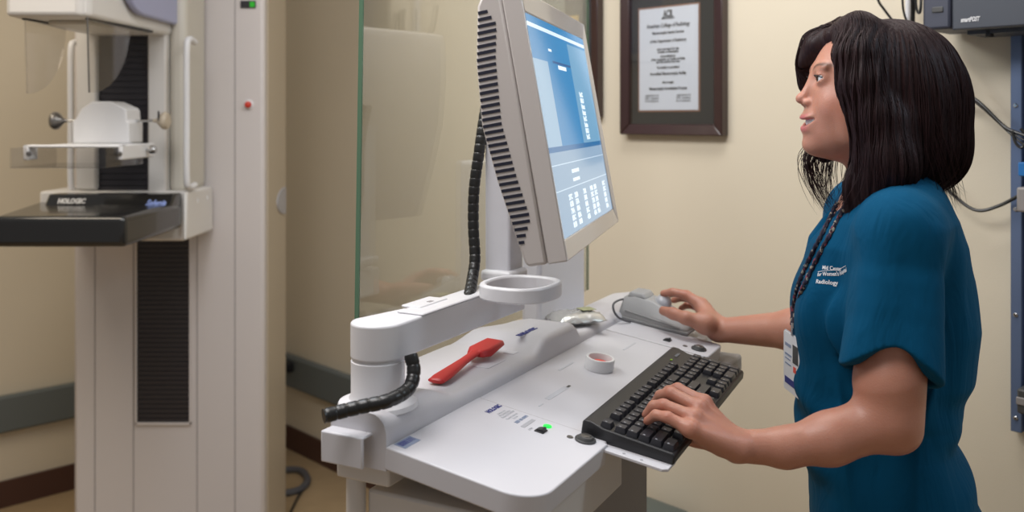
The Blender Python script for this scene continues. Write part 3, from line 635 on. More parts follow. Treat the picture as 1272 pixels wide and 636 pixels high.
def key(ux, row, w=1, h=1):
    y = .0115+row*RH+(h-1)*RH/2+(.0035 if row == 5 else 0); x = .0045+(ux+w/2)*U
    o = bpy.data.objects.new('key', key_mesh(w, h)); COL.objects.link(o); o.parent = kbd
    o.location = (x, y, ztop(y)); o.rotation_euler = (math.radians(2.2), 0, 0)
x = 0
for ux in [0]+[2+i for i in range(4)]+[6.5+i for i in range(4)]+[11+i for i in range(4)]+[15.25+i for i in range(3)]: key(ux, 5)
for i in range(13): key(i, 4)
key(13, 4, 2)
key(0, 3, 1.5); [key(1.5+i, 3) for i in range(12)]; key(13.5, 3, 1.5)
key(0, 2, 1.75); [key(1.75+i, 2) for i in range(11)]; key(12.75, 2, 2.25)
key(0, 1, 2.25); [key(2.25+i, 1) for i in range(10)]; key(12.25, 1, 2.75)
for ux, w in ((0, 1.5), (2.5, 1.5), (4, 7), (11, 1.5), (13.5, 1.5)): key(ux, 0, w)
for i in range(3): key(15.25+i, 4); key(15.25+i, 3); key(15.25+i, 0)
key(16.25, 1)
for i in range(4): key(18.5+i, 4)
for i in range(3): key(18.5+i, 3); key(18.5+i, 2); key(18.5+i, 1)
key(18.5, 0, 2); key(20.5, 0); key(21.5, 2, 1, 2); key(21.5, 0, 1, 2)
yl = .0115+5*RH+.0035
build('status_light', MB().box(.0045+19*U, .0045+19.3*U, KD-.022, KD-.019, .0215, .0228, Tk), mat('led_green', (.25, .45, .02), .4), kbd)
build('lettering', text_mb('DELL', .006, Tk @ Matrix.Translation(V((.0045+20.5*U, KD-.021, .0222))), width=.022, depth=.0004), 'ink', kbd, smooth=False)

# ---- trackball mouse on platform
m0 = ct(TT_ @ V((*tp(768, 396), 0))); m1 = ct(TT_ @ V((*tp(852, 418), 0)))
Tm = TC @ frame(V((m0.x+.001, m0.y, m0.z+.001)), (V((m1.x, m1.y, m1.z))-V((m0.x, m0.y, m0.z))).normalized(), V((1, 0, 0)), V((1, 0, 0)).cross((V((m1.x, m1.y, m1.z))-V((m0.x, m0.y, m0.z))).normalized())*-1)
mvx = (TC.to_3x3() @ (V((m1.x, m1.y, m1.z))-V((m0.x, m0.y, m0.z)))).normalized(); mvy = (A - mvx*A.dot(mvx)).normalized(); mvz = mvx.cross(mvy)
if mvz.z < 0: mvz = -mvz
Tm = frame(TC @ V((m0.x+.002, m0.y, m0.z+.0015)), mvx, mvy, mvz)
ML = (V((m1.x, m1.y, m1.z))-V((m0.x, m0.y, m0.z))).length; MWd = .085
ms = thing('trackball', 'grey wedge shaped trackball mouse at the far end of the worktop, under the right hand', 'mouse', Tm)
def msec(x, h, y0, y1, lip): return [(x, y0, 0), (x, y1, 0), (x, y1, h*.6), (x, y1-.015, h), (x, y0+.020, h), (x, y0+.002, lip)]
build('shell', MB().loft([msec(-.002, .040, 0, MWd, .016), msec(.02, .046, 0, MWd, .020), msec(ML*.42, .044, 0, MWd, .020), msec(ML*.7, .030, 0, MWd*.95, .014), msec(ML*.95, .018, 0, MWd*.88, .010), msec(ML, .012, .006, MWd*.80, .008)], Tm), 'mouse', ms, bevel=.003, seg=3)
build('base_plate', MB().box(-.004, ML+.003, -.002, MWd, -.001, .0055, Tm), 'moused', ms, bevel=.002)
build('raised_back', MB().hexa([(.004, .018, .040), (.045, .018, .044), (.045, .075, .044), (.004, .075, .040)], [(.008, .022, .052), (.036, .022, .054), (.036, .071, .054), (.008, .071, .052)], Tm), 'mouse', ms, bevel=.004, seg=3)
build('side_groove', MB().hexa([(.01, -.0005, .017), (ML*.9, -.0005, .009), (ML*.9, .004, .011), (.01, .004, .019)], [(.01, -.0002, .0185), (ML*.9, -.0002, .0105), (ML*.9, .004, .012), (.01, .004, .020)], Tm), 'moused', ms)
build('ball', MB().lathe([(.017*math.sin(math.radians(a)), -.017*math.cos(math.radians(a))) for a in range(4, 180, 8)], 28, Tm @ Matrix.Translation(V((ML*.52, MWd*.52, .040)))), mat('ball_pearl', (.55, .56, .60), .08, coat=.6), ms)
p0 = Tm @ V((.0, .03, .03)); 
cab('mouse_cord', [at(781, 373, 1.86), at(772, 372, 1.84), at(762.5, 377, 1.80), at(762.5, 386, 1.79), at(768, 394, 1.79), at(776, 398, 1.80), at(783, 399.5, 1.81)], .0022, 'cableg', 'grey cord looping from the back of the trackball over the console')

# ============================================================ MONITOR
sv = V((.25, .968, 0)).normalized(); nh = V((sv.y, -sv.x, 0)); ta = math.radians(10.1)
nv = nh*math.cos(ta)+UP*math.sin(ta); vv = UP*math.cos(ta)-nh*math.sin(ta)
SP = V(((701-CX)/F_*1.22, 1.22, CZ-(297.5-HY)/F_*1.22))
TMn = frame(SP, sv, vv, nv)       # x across (away from camera), y up, z towards the woman
SW, SH = .440, .306; BZ, BB, BT = .020, .027, .030
mo = thing('monitor', 'beige desktop monitor with bright blue screen held up by the white arm', 'monitor', TMn @ Matrix.Translation(V((SW/2, SH/2, -.08))))
# back shell: side profile in (y, z): bulging back with vented slope
pf = [(-BB, -.024), (-BB, -.050), (-BB+.006, -.054), (.09, -.072), (.165, -.080), (.25, -.073), (SH+BT-.012, -.058), (SH+BT, -.050), (SH+BT, -.024)]
sh = MB(); rs = []
for x in (-BZ, -BZ+.004, SW+BZ-.004, SW+BZ):
    k = 1 if -BZ < x < SW+BZ else .985
    rs.append([(x, y, z-.014) for y, z in pf])
sh.loft([[(-BZ, y, z) for y, z in pf], [(SW+BZ, y, z) for y, z in pf]], TMn)
build('back_shell', sh, 'beige', mo, bevel=.004, seg=2)
fb = frame_border(-BZ, SW+BZ, -BB, SH+BZ, .0, 0, 0, TMn) if False else MB()
o_ = [(-BZ, -BB), (SW+BZ, -BB), (SW+BZ, SH+BT), (-BZ, SH+BT)]; i_ = [(0, 0), (SW, 0), (SW, SH), (0, SH)]
for k in range(4):
    j = (k+1) % 4
    fb.hexa([(*o_[k], -.0232), (*o_[j], -.0232), (*i_[j], -.0232), (*i_[k], -.0232)], [(*o_[k], .004), (*o_[j], .004), (*i_[j], .0005), (*i_[k], .0005)], TMn)
build('bezel', fb, 'bezel', mo, bevel=.002)
# vents along the sloping back on the near side
def zb_of(y):
    for (a, b), (c_, d_) in zip(pf[1:-1], pf[2:]):
        if a <= y <= c_: return b+(d_-b)*(y-a)/(c_-a)
    return -.05
y = .004
while y < SH+.012:
    zb1 = zb_of(y+.002)-.0022; ln = .006+.020*min(1, 3.2*math.sin(math.pi*min(1, max(0, y/(SH+.02)))))**1.2
    vs = [(-BZ-.0008, y, zb1+.004), (-BZ-.0008, y, zb1+.004+ln), (-BZ-.0008, y+.0042, zb1+.004+ln), (-BZ-.0008, y+.0042, zb1+.004)]
    build('vent_slot', MB().hexa(vs, [(-BZ+.003, b, c_) for a, b, c_ in vs], TMn), 'slot', mo, smooth=False)
    y += .0088
# screen: emissive display with text, bars and paler rectangles left, right and below
m, nt, b = nm('display'); 
b.inputs['Base Color'].default_value = (.01, .012, .015, 1); b.inputs['Roughness'].default_value = .09; b.inputs['Specular IOR Level'].default_value = .5
tc = nt.nodes.new('ShaderNodeTexCoord'); sep = nt.nodes.new('ShaderNodeSeparateXYZ'); nt.links.new(tc.outputs['Generated'], sep.inputs[0])
def mth(op, a, b_):
    n = nt.nodes.new('ShaderNodeMath'); n.operation = op
    for i, x in enumerate((a, b_)):
        if isinstance(x, (int, float)): n.inputs[i].default_value = x
        else: nt.links.new(x, n.inputs[i])
    return n.outputs[0]
def rect(x0, x1, y0, y1, sx_, sy_):
    return mth('MULTIPLY', mth('MULTIPLY', mth('GREATER_THAN', sx_, x0), mth('LESS_THAN', sx_, x1)), mth('MULTIPLY', mth('GREATER_THAN', sy_, y0), mth('LESS_THAN', sy_, y1)))
def over(col, fac, c):
    n = nt.nodes.new('ShaderNodeMixRGB'); nt.links.new(fac, n.inputs[0])
    if isinstance(col, tuple): n.inputs[1].default_value = (*col, 1)
    else: nt.links.new(col, n.inputs[1])
    n.inputs[2].default_value = (*c, 1); return n.outputs[0]
SX, SY = sep.outputs[0], sep.outputs[1]
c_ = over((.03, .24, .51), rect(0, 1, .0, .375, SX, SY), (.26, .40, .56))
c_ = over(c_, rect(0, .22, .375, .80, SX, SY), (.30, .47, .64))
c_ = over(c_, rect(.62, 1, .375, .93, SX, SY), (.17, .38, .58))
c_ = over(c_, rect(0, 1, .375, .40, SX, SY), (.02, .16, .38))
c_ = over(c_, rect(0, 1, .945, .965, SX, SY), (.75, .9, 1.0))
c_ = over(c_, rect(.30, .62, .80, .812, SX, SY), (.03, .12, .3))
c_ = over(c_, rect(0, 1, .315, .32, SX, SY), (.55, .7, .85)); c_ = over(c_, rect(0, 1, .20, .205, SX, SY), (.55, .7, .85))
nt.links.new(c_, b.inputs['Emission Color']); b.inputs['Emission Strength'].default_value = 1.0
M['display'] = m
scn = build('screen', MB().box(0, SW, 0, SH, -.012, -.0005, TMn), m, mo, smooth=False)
wh = emis('display_text', (.80, .92, 1.0), 1.0)
tx_ = lambda s_, x, y, sz, w: text_mb(s_, sz, TMn @ Matrix.Translation(V((x*SW, y*SH, -.0003))), width=w, depth=.0001, bold=.0003)
g = MB()
for x, y, w, h in ((.38, .775, .14, .02), (.30, .265, .13, .018), (.30, .215+.02, .13, .0), (.30, .255-.03, .12, .016), (.26, .855, .05, .012)):
    if h: g.box(x*SW, (x+w)*SW, y*SH, (y+h)*SH, -.0004, -.0002, TMn)
for x in (.18, .28, .44, .58, .66, .86):
    for k in range(5):
        m_ = text_mb('%02d%s' % (random.randint(10, 99), random.choice('ABCR')), .010, TMn @ Matrix.Translation(V((x*SW, (.16-.032*k)*SH, -.0003))), width=.026, depth=.0001, bold=.0006); g.add(m_.v, m_.f)
for k in range(8):
    m_ = text_mb(random.choice(('Patient', 'Study', 'View LCC', 'RMLO', 'Series')), .011, TMn @ Matrix.Translation(V((.70*SW, (.66-.033*k)*SH, -.0003))), width=.03, depth=.0001, bold=.0006); g.add(m_.v, m_.f)
build('screen_graphic', g, wh, scn, smooth=False)['kind'] = 'stuff'
# mount plate between monitor back and post
mp = TMn @ V((SW*.42, .10, -.096)); pt_ = TC @ V((pt0, pm0-.02, 1.40))
build('mount_arm', MB().tube([mp, mp.lerp(pt_, .5), TC @ V((pt0, pm0-.02, mp.z))], .018, 16), 'post', mo)

# ============================================================ SDF MODELLING
class SDF:
    def __init__(s): s.p = []; s.post = None
    def cone(s, a, b, ra, rb, k=.01, op='u'):
        a, b = np.array(a, float), np.array(b, float); L = b-a; l2 = max(1e-12, L@L)
        def f(P):
            t = np.clip(((P-a)@L)/l2, 0, 1); return np.linalg.norm(P-a-t[:, None]*L, axis=1)-(ra+(rb-ra)*t)
        s.p.append((f, (a+b)/2, math.sqrt(l2)/2+max(ra, rb), k, op)); return s
    def chain(s, pts, rs, k=.01, op='u'):
        for i in range(len(pts)-1): s.cone(pts[i], pts[i+1], rs[i], rs[i+1], k, op)
        return s
    def ell(s, c, r, R=None, k=.01, op='u'):
        c, r = np.array(c, float), np.array(r, float); R = np.eye(3) if R is None else np.array(R, float)   # rows = axes
        def f(P):
            q = (P-c)@R.T; k0 = np.linalg.norm(q/r, axis=1); k1 = np.linalg.norm(q/(r*r), axis=1)
            return np.where(k0 < 1e-6, -r.min(), k0*(k0-1)/np.maximum(k1, 1e-9))
        s.p.append((f, c, r.max(), k, op)); return s
    def fn(s, f, c, R, k=.01, op='u'): s.p.append((f, np.array(c, float), R, k, op)); return s
    def ev(s, P, c=None, rad=None):
        d = np.full(len(P), 1.0)
        for f, cc, R, k, op in s.p:
            if c is not None and np.linalg.norm(c-cc)-R-rad > k+.004: continue
            e = f(P)
            if op == 'u':
                h = np.clip(.5+.5*(e-d)/k, 0, 1); d = np.where(d > .5, np.minimum(d, e), e*(1-h)+d*h-k*h*(1-h))
            elif op == 's':
                h = np.clip(.5-.5*(d+e)/k, 0, 1); d = d*(1-h)-e*h+k*h*(1-h)
            else:
                d = np.maximum(d, e)
        if s.post is not None: d = s.post(P, d)
        return d
    def mesh(s, h, lo, hi, N=16, slack=1.7):
        lo = np.array(lo, float); nb = np.ceil((np.array(hi)-lo)/(h*N)).astype(int)
        hd = h*N*math.sqrt(3)/2; VK, VP, QK = [], [], []; BIG = 1 << 20
        r = np.arange(N+2); gi, gj, gk = np.meshgrid(r, r, r, indexing='ij'); n1 = N+2
        base = np.stack([gi, gj, gk], -1).reshape(-1, 3)
        for bi in range(nb[0]):
            for bj in range(nb[1]):
                for bk in range(nb[2]):
                    i0 = np.array([bi, bj, bk])*N; c = lo+(i0+N/2)*h
                    if abs(s.ev(c[None], c, hd)[0]) > hd*slack: continue
                    idx = base+i0-1; D = s.ev(lo+idx*h, c, hd+h).reshape(n1, n1, n1)
                    sg = D < 0
                    if sg.all() or not sg.any(): continue
                    cnt = np.zeros((N+1,)*3); acc = np.zeros((N+1, N+1, N+1, 3))
                    for ax in range(3):
                        for u in (0, 1):
                            for w in (0, 1):
                                o = [0, 0, 0]; oth = [q for q in range(3) if q != ax]; o[oth[0]] = u; o[oth[1]] = w
                                sl0 = tuple(slice(o[q], o[q]+N+1) for q in range(3)); o2 = o[:]; o2[ax] += 1
                                sl1 = tuple(slice(o2[q], o2[q]+N+1) for q in range(3))
                                a, b = D[sl0], D[sl1]; cr = (a < 0) != (b < 0); t = np.where(cr, a/np.where(cr, a-b, 1), 0)
                                cnt += cr
                                for q in range(3): acc[..., q] += np.where(cr, o[q]+(t if q == ax else 0), 0)
                    act = cnt > 0
                    if not act.any(): continue
                    ii = np.argwhere(act); pos = acc[act]/cnt[act][:, None]+ii
                    g = ii+i0-1; key = (g[:, 0]+8)*BIG*BIG+(g[:, 1]+8)*BIG+(g[:, 2]+8)
                    VK.append(key); VP.append(lo+(pos+i0-1)*h)
                    for ax in range(3):
                        a = D[1:N+1, 1:N+1, 1:N+1]; sl = [slice(1, N+1)]*3; sl[ax] = slice(2, N+2); b = D[tuple(sl)]
                        e = np.argwhere((a < 0) != (b < 0))
                        if not len(e): continue
                        inside = a[tuple(e.T)] < 0; e = e+1
                        oth = [(ax+1) % 3, (ax+2) % 3]; q = []
                        for u, w in ((-1, -1), (0, -1), (0, 0), (-1, 0)):
                            x = e.copy(); x[:, oth[0]] += u; x[:, oth[1]] += w; x = x+i0-1
                            q.append((x[:, 0]+8)*BIG*BIG+(x[:, 1]+8)*BIG+(x[:, 2]+8))
                        q = np.stack(q, 1); q[~inside] = q[~inside][:, ::-1]; QK.append(q)
        VK = np.concatenate(VK); VP = np.concatenate(VP); QK = np.concatenate(QK)
        uk, ix = np.unique(VK, return_index=True); P = VP[ix]; Q = np.searchsorted(uk, QK)
        return P, Q
def np_obj(name, P, Q, mt, parent, attrs=None):
    inv = np.array(INV[parent.name]); P2 = P@inv[:3, :3].T+inv[:3, 3]
    me = bpy.data.meshes.new(name); me.vertices.add(len(P)); me.vertices.foreach_set('co', P2.ravel())
    k = Q.shape[1]
    me.loops.add(len(Q)*k); me.loops.foreach_set('vertex_index', Q.astype(np.int32).ravel())
    me.polygons.add(len(Q)); me.polygons.foreach_set('loop_start', np.arange(0, len(Q)*k, k, dtype=np.int32)); me.polygons.foreach_set('use_smooth', [True]*len(Q))
    me.update(calc_edges=True)
    for n_, a in (attrs or {}).items():
        at_ = me.attributes.new(n_, 'FLOAT', 'POINT'); at_.data.foreach_set('value', a.astype(np.float32))
    me.materials.append(mt); o = bpy.data.objects.new(name, me); link(o, parent); return o
def smoothP(P, Q, n=1, lam=.5):
    for _ in range(n):
        acc = np.zeros_like(P); cnt = np.zeros(len(P))
        for a in range(4):
            for b in (1, 3):
                np.add.at(acc, Q[:, a], P[Q[:, (a+b) % 4]]); np.add.at(cnt, Q[:, a], 1)
        P = P+(acc/np.maximum(cnt, 1)[:, None]-P)*lam
    return P
def biggest(P, Q):
    lab = np.arange(len(P))
    while True:
        n = lab.copy(); mn = lab[Q].min(1)
        for a in range(4): np.minimum.at(n, Q[:, a], mn)
        n = n[n]
        if (n == lab).all(): break
        lab = n
    u, c = np.unique(lab, return_counts=True); keep = lab == u[c.argmax()]
    idx = np.cumsum(keep)-1; return P[keep], idx[Q[keep[Q[:, 0]]]]
def vnoise(P, f, seed=0):
    r = np.random.RandomState(seed); d = np.zeros(len(P))
    for k in range(6):
        w = r.randn(3); w /= np.linalg.norm(w); d += np.sin(P@(w*f*(.7+.6*r.rand()))+r.rand()*6.28)
    return d/6

# ============================================================ THE WOMAN
BO = np.array([.575, 1.435, 0.]); by = math.radians(14)
bf = np.array([-math.cos(by), math.sin(by), 0]); bl = np.array([-math.sin(by), -math.cos(by), 0])     # forward, left (towards camera)
def B(x, y, z): return BO+bf*x+bl*y+np.array([0, 0, z])
wo = thing('person', 'woman with dark shoulder length hair in a teal scrub top, typing at the cart', 'person', V((.585, 1.435, 0)))
# head frame
hy = math.radians(7); hpz = math.radians(3)
hf = np.array([-math.cos(hy)*math.cos(hpz), math.sin(hy)*math.cos(hpz), math.sin(hpz)]); hl_ = np.array([-math.sin(hy), -math.cos(hy), 0]); hu = np.cross(hf, hl_)
HC = np.array(at(1085, 110, 1.44)); HR = np.stack([hf, hl_, hu])     # rows
def Hd(x, y, z): return HC+hf*x+hl_*y+hu*z
body = SDF()
# cranium and face
K = body
K.ell(Hd(-.008, 0, .020), (.098, .074, .085), HR, .01)
K.ell(Hd(.040, 0, -.030), (.055, .060, .078), HR, .03)
K.ell(Hd(.052, 0, -.072), (.046, .043, .040), HR, .025)      # muzzle / jaw
K.ell(Hd(.083, 0, -.093), (.019, .020, .015), HR, .015)       # chin
for s_ in (1, -1):
    K.ell(Hd(.055, s_*.038, -.032), (.031, .024, .026), HR, .02)      # cheek
    K.ell(Hd(.010, s_*.055, -.065), (.04, .013, .03), HR, .03)       # jaw angle
    K.ell(Hd(.101, s_*.034, .010), (.017, .019, .0105), HR, .012, 's')   # socket
    K.ell(Hd(.0835, s_*.026, .0265), (.008, .022, .0070), HR, .012)       # brow ridge
    K.ell(Hd(.0795, s_*.031, .0105), (.0150, .0150, .0140), HR, .005)     # lids
K.cone(Hd(.087, 0, .016), Hd(.105, 0, -.019), .0066, .0078, .010)
K.ell(Hd(.1085, 0, -.0215), (.0080, .0085, .0075), HR, .006)
for s_ in (1, -1): K.ell(Hd(.0985, s_*.0115, -.027), (.0088, .0060, .0058), HR, .005)
for s_ in (1, -1): K.ell(Hd(.101, s_*.0065, -.0345), (.0055, .0032, .0035), HR, .002, 's')
K.ell(Hd(.090, 0, -.055), (.0155, .026, .022), HR, .012)
K.ell(Hd(.0985, 0, -.0505), (.0095, .0235, .0054), HR, .005)
K.ell(Hd(.0965, 0, -.0685), (.0088, .0205, .0058), HR, .005)
def smile(P):
    q = (P-HC)@HR.T; x, y, z = q[:, 0]-.099, q[:, 1], q[:, 2]+.0597
    z = z-9.*y*y
    return (np.sqrt((x/.028)**2+(y/.0300)**2+(z/.0058)**2)-1)*.0058
K.fn(smile, Hd(.10, 0, -.06), .035, .002, 's')
for s_ in (1, -1):
    def lid(P, s_=s_):
        q = (P-HC)@HR.T; x, y, z = q[:, 0]-.0945, (q[:, 1]-s_*.0315), q[:, 2]-.0100
        z = z-s_*y*.12
        return (np.sqrt((x/.015)**2+(y/.0135)**2+(z/.0048)**2)-1)*.0048
    K.fn(lid, Hd(.094, s_*.031, .011), .02, .001, 's')
for s_ in (1, -1):
    K.ell(Hd(-.012, s_*.074, -.008), (.017, .006, .028), HR, .006)
# neck
K.cone(Hd(-.020, 0, -.05), B(-.015, 0, 1.325), .056, .054, .03)
K.cone(B(-.015, 0, 1.335), B(-.01, 0, 1.28), .058, .075, .04)
# torso (under the clothes)
K.ell(B(0, 0, 1.24), (.075, .125, .10), np.stack([bf, bl, [0, 0, 1]]), .05)
K.ell(B(.0, 0, 1.10), (.085, .115, .16), np.stack([bf, bl, [0, 0, 1]]), .05)
K.ell(B(-.01, 0, .90), (.085, .13, .12), np.stack([bf, bl, [0, 0, 1]]), .06)
for s_ in (1, -1):
    K.chain([B(-.01, s_*.085, .86), B(.0, s_*.09, .48), B(-.02, s_*.09, .10)], [.062, .050, .038], .03)
    K.chain([B(-.03, s_*.09, .06), B(.07, s_*.10, .045), B(.13, s_*.105, .035)], [.03, .028, .022], .02)
# arms
LS = np.array([.535, 1.275, 1.290]); LE = np.array(at(1101, 521, 1.235)); LW = np.array(at(914, 554, 1.232))
LM = LS*.45+LE*.55
K.chain([LS, LM, LE], [.046, .0445, .040], .015)
K.cone(LE+np.array([.016, 0, -.014]), LE+np.array([.004, 0, .05]), .029, .042, .02)
F1 = np.array(at(1030, 545, 1.235)); F2 = np.array(at(975, 556, 1.234))
K.chain([LE, F1, F2, LW], [.0365, .0330, .0248, .0208], .014)
RS = np.array([.605, 1.590, 1.285]); RE = np.array(at(1062, 410, 1.61)); RW_ = np.array(at(892, 410, 1.765))
K.chain([RS, RE], [.050, .040], .02); RF = RE*.6+RW_*.4
K.chain([RE, RF, RW_], [.041, .036, .0215], .02)
# ---- left hand on the keyboard
def finger(pts, r0, k=.003):
    n = len(pts); rs = [r0*x for x in (1.12, .98, .86, .74)][:n]; K.chain([np.array(p) for p in pts], rs, k)
lm = [at(857, 533, 1.205), at(862, 519, 1.222), at(868, 507, 1.242), at(874, 501, 1.262)]          # pinky .. index MCP
lt = []
for px, py, n_ in ((804, 523, .0235), (803, 515, .025), (812, 503, .026), (822, 497, .026)):
    lt.append(hit(px, py, O_+Nv*(n_+.006), Nv))
pip = [at(829, 522, lm[0].y+.012), at(824, 507, lm[1].y+.018), at(833, 492, lm[2].y+.022), at(842, 487, lm[3].y+.024)]
pip = [p+V((0, 0, .004)) for p in pip]
tipz = []
for i in range(4):
    t_ = lt[i]; d_ = t_.lerp(pip[i], .42)+V((0, 0, .006))
    finger([lm[i], pip[i], d_, t_], (.0078, .0086, .0090, .0088)[i]); tipz.append(np.array(t_))
pal = []
wr = V(LW)
for i, m_ in enumerate(lm):
    w_ = wr+V((.0, (-.012, -.004, .006, .014)[i], (.0, .003, .003, .0)[i]))
    K.cone(w_, m_, .0165, .0098 if i else .0100, .010)
K.cone(wr.lerp(lm[0], .35)+V((0, 0, -.006)), wr.lerp(lm[0], .75)+V((0, .004, -.006)), .014, .010, .010)
# knuckles and tendons
for m_ in lm: K.ell(np.array(m_+V((.002, 0, .004))), (.007, .007, .006), None, .006)
# thumb on far side
th_ = [wr+V((-.012, .022, -.006)), wr+V((-.042, .040, -.004)), wr+V((-.068, .046, -.004)), wr+V((-.088, .044, -.008))]
K.chain([np.array(p) for p in th_], [.0145, .0115, .0100, .0085], .006)
K.cone(th_[0], th_[1].lerp(lm[3], .4), .012, .009, .012)
# ---- right hand on the trackball
rw = V(RW_)
rm = [at(868, 377, 1.80), at(872, 378, 1.822), at(876, 382, 1.842), at(879, 388, 1.858)]            # index .. pinky
rp = [at(851, 366.5, 1.812), at(853, 366, 1.842), at(857, 371, 1.868), at(862, 380, 1.88)]
rt_ = [at(824, 364.5, 1.83), at(830, 366, 1.862), at(837, 373, 1.888), at(846, 383, 1.892)]
for i in range(4):
    d_ = rt_[i].lerp(rp[i], .42)+V((0, 0, .004)); finger([rm[i], rp[i], d_, rt_[i]], (.0090, .0090, .0086, .0076)[i])
    K.cone(rw+V((.004, (-.010, -.002, .007, .013)[i], .002)), rm[i], .016, .0105, .012)
tb = [at(876, 402, 1.745), at(852, 395, 1.745), at(836, 389.5, 1.765), at(824, 386, 1.782)]
K.chain([np.array(p) for p in tb], [.0165, .0122, .0108, .0088], .006)
K.cone(rw, tb[0], .018, .017, .012); K.cone(tb[0], rm[0].lerp(rw, .3), .015, .013, .014)
P, Q = body.mesh(.0023, (.10, 1.10, 0.0), (.78, 1.98, 1.62), 16)
q = (P-HC)@HR.T
lip = np.zeros(len(P))
zz_ = q[:, 2]-9*q[:, 1]**2*.8
up_ = np.exp(-((zz_+.0515)/.0052)**4)*np.exp(-(q[:, 1]/.0215)**6)*(q[:, 0] > .088)
lo_ = np.exp(-((zz_+.0675)/.0062)**4)*np.exp(-(q[:, 1]/.0205)**6)*(q[:, 0] > .086)
lip = np.clip(up_+lo_, 0, 1)
nail = np.zeros(len(P))
red = np.zeros(len(P))
for p in lm+pip+rm+rp: red += np.exp(-np.sum((P-np.array(p))**2, 1)/.011**2)
for p in tipz+[np.array(x) for x in rt_]: red += .8*np.exp(-np.sum((P-p)**2, 1)/.010**2)
red += np.exp(-np.sum((q-np.array([.06, .05, -.03]))**2/np.array([.03, .03, .025])**2, 1))*.8+np.exp(-np.sum((q-np.array([.108, 0, -.024]))**2/.014**2, 1))*.8
m, nt, b = nm('skin')
def attr(n_): a = nt.nodes.new('ShaderNodeAttribute'); a.attribute_name = n_; return a.outputs['Fac']
def mixc(f, a, c2):
    n = nt.nodes.new('ShaderNodeMixRGB')
    if isinstance(f, float): n.inputs[0].default_value = f
    else: nt.links.new(f, n.inputs[0])
    if isinstance(a, tuple): n.inputs[1].default_value = (*a, 1)
    else: nt.links.new(a, n.inputs[1])
    n.inputs[2].default_value = (*c2, 1); return n.outputs[0]
tc = nt.nodes.new('ShaderNodeTexCoord'); no = nt.nodes.new('ShaderNodeTexNoise'); no.inputs['Scale'].default_value = 35; no.inputs['Detail'].default_value = 6
nt.links.new(tc.outputs['Object'], no.inputs['Vector'])
sc_ = mixc(no.outputs['Fac'], (.54, .255, .175), (.45, .200, .135))
sc_ = mixc(mth('MULTIPLY', attr('ruddy'), .45), sc_, (.52, .17, .12)) if False else sc_
n_ = nt.nodes.new('ShaderNodeMath'); n_.operation = 'MULTIPLY'; n_.inputs[1].default_value = .5; nt.links.new(attr('ruddy'), n_.inputs[0]); n_.use_clamp = True
sc_ = mixc(n_.outputs[0], sc_, (.52, .18, .125)); sc_ = mixc(attr('lip'), sc_, (.50, .14, .14)); sc_ = mixc(attr('brow'), sc_, (.035, .02, .015))
nt.links.new(sc_, b.inputs['Base Color']); b.inputs['Roughness'].default_value = .42; b.inputs['Subsurface Weight'].default_value = .25; b.inputs['Subsurface Radius'].default_value = (.010, .004, .002); b.inputs['Subsurface Scale'].default_value = .5
no2 = nt.nodes.new('ShaderNodeTexNoise'); no2.inputs['Scale'].default_value = 420; no2.inputs['Detail'].default_value = 5; nt.links.new(tc.outputs['Object'], no2.inputs['Vector'])
bp_ = nt.nodes.new('ShaderNodeBump'); bp_.inputs['Strength'].default_value = .25; bp_.inputs['Distance'].default_value = .0015; nt.links.new(no2.outputs['Fac'], bp_.inputs['Height']); nt.links.new(bp_.outputs[0], b.inputs['Normal'])
M['skin'] = m
ya = np.abs(q[:, 1]); yc = (ya-.030)/.020
brow = np.exp(-((q[:, 2]-(.0315-.0045*yc**2+.002*yc))/.0030)**2)*np.exp(-yc**6)*(q[:, 0] > .05)
bodyo = np_obj('body', P, Q, m, wo, {'lip': lip, 'ruddy': red, 'brow': brow*.85})
# eyes, teeth, brows, lashes
def sph(c, r, n=20, sc=(1, 1, 1)):
    T = Matrix.Identity(4)
    for i, a in enumerate((hf, hl_, hu)): T.col[i] = (*(a*sc[i]), 0)
    T.col[3] = (*c, 1)
    return MB().lathe([(r*math.sin(math.pi*k/n), -r*math.cos(math.pi*k/n)) for k in range(n+1)], 24, T, cap=False)
iris = mat('iris_brown', (.05, .022, .012), .1)
for s_ in (1, -1):
    ec = Hd(.0795, s_*.0310, .0100); e_ = build('eye', sph(ec, .0130), 'sclera', wo, ang=80)
    g_ = np.array(hf)*.97+np.array([0, 0, .05])-hl_*s_*.0; g_ = g_/np.linalg.norm(g_)
    x_ = np.cross(g_, hl_); x_ /= np.linalg.norm(x_)
    build('iris', MB().lathe([(.0001, .0136), (.003, .0135), (.0058, .0119), (.006, .0110)], 20, frame(V(ec), V(hl_), V(x_), V(g_)), cap=False), iris, e_)
    build('pupil', MB().lathe([(.0001, .01385), (.0024, .01375)], 16, frame(V(ec), V(hl_), V(x_), V(g_)), cap=False), 'lens', e_)
    la = [Hd(.0905, s_*.0205, .0118), Hd(.0950, s_*.0265, .0146), Hd(.0945, s_*.034, .0148), Hd(.0865, s_*.0425, .0116)]
    build('eyelash', MB().tube(spline(la, 6), .0009, 6), mat('lash', (.012, .008, .008), .7), wo)
tm = MB()
for k in range(-6, 7):
    y_ = k*.0042; c_t = Hd(.0962-13*y_*y_, y_, -.0575+8*y_*y_); T = Matrix.Identity(4)
    for i, a in enumerate((hf*.003, hl_*.0023, hu*.0050)): T.col[i] = (*a, 0)
    T.col[3] = (*c_t, 1); tm.lathe([(math.sin(math.pi*j/8), -math.cos(math.pi*j/8)) for j in range(9)], 10, T, cap=False)
build('teeth', tm, 'tooth', wo, ang=80)

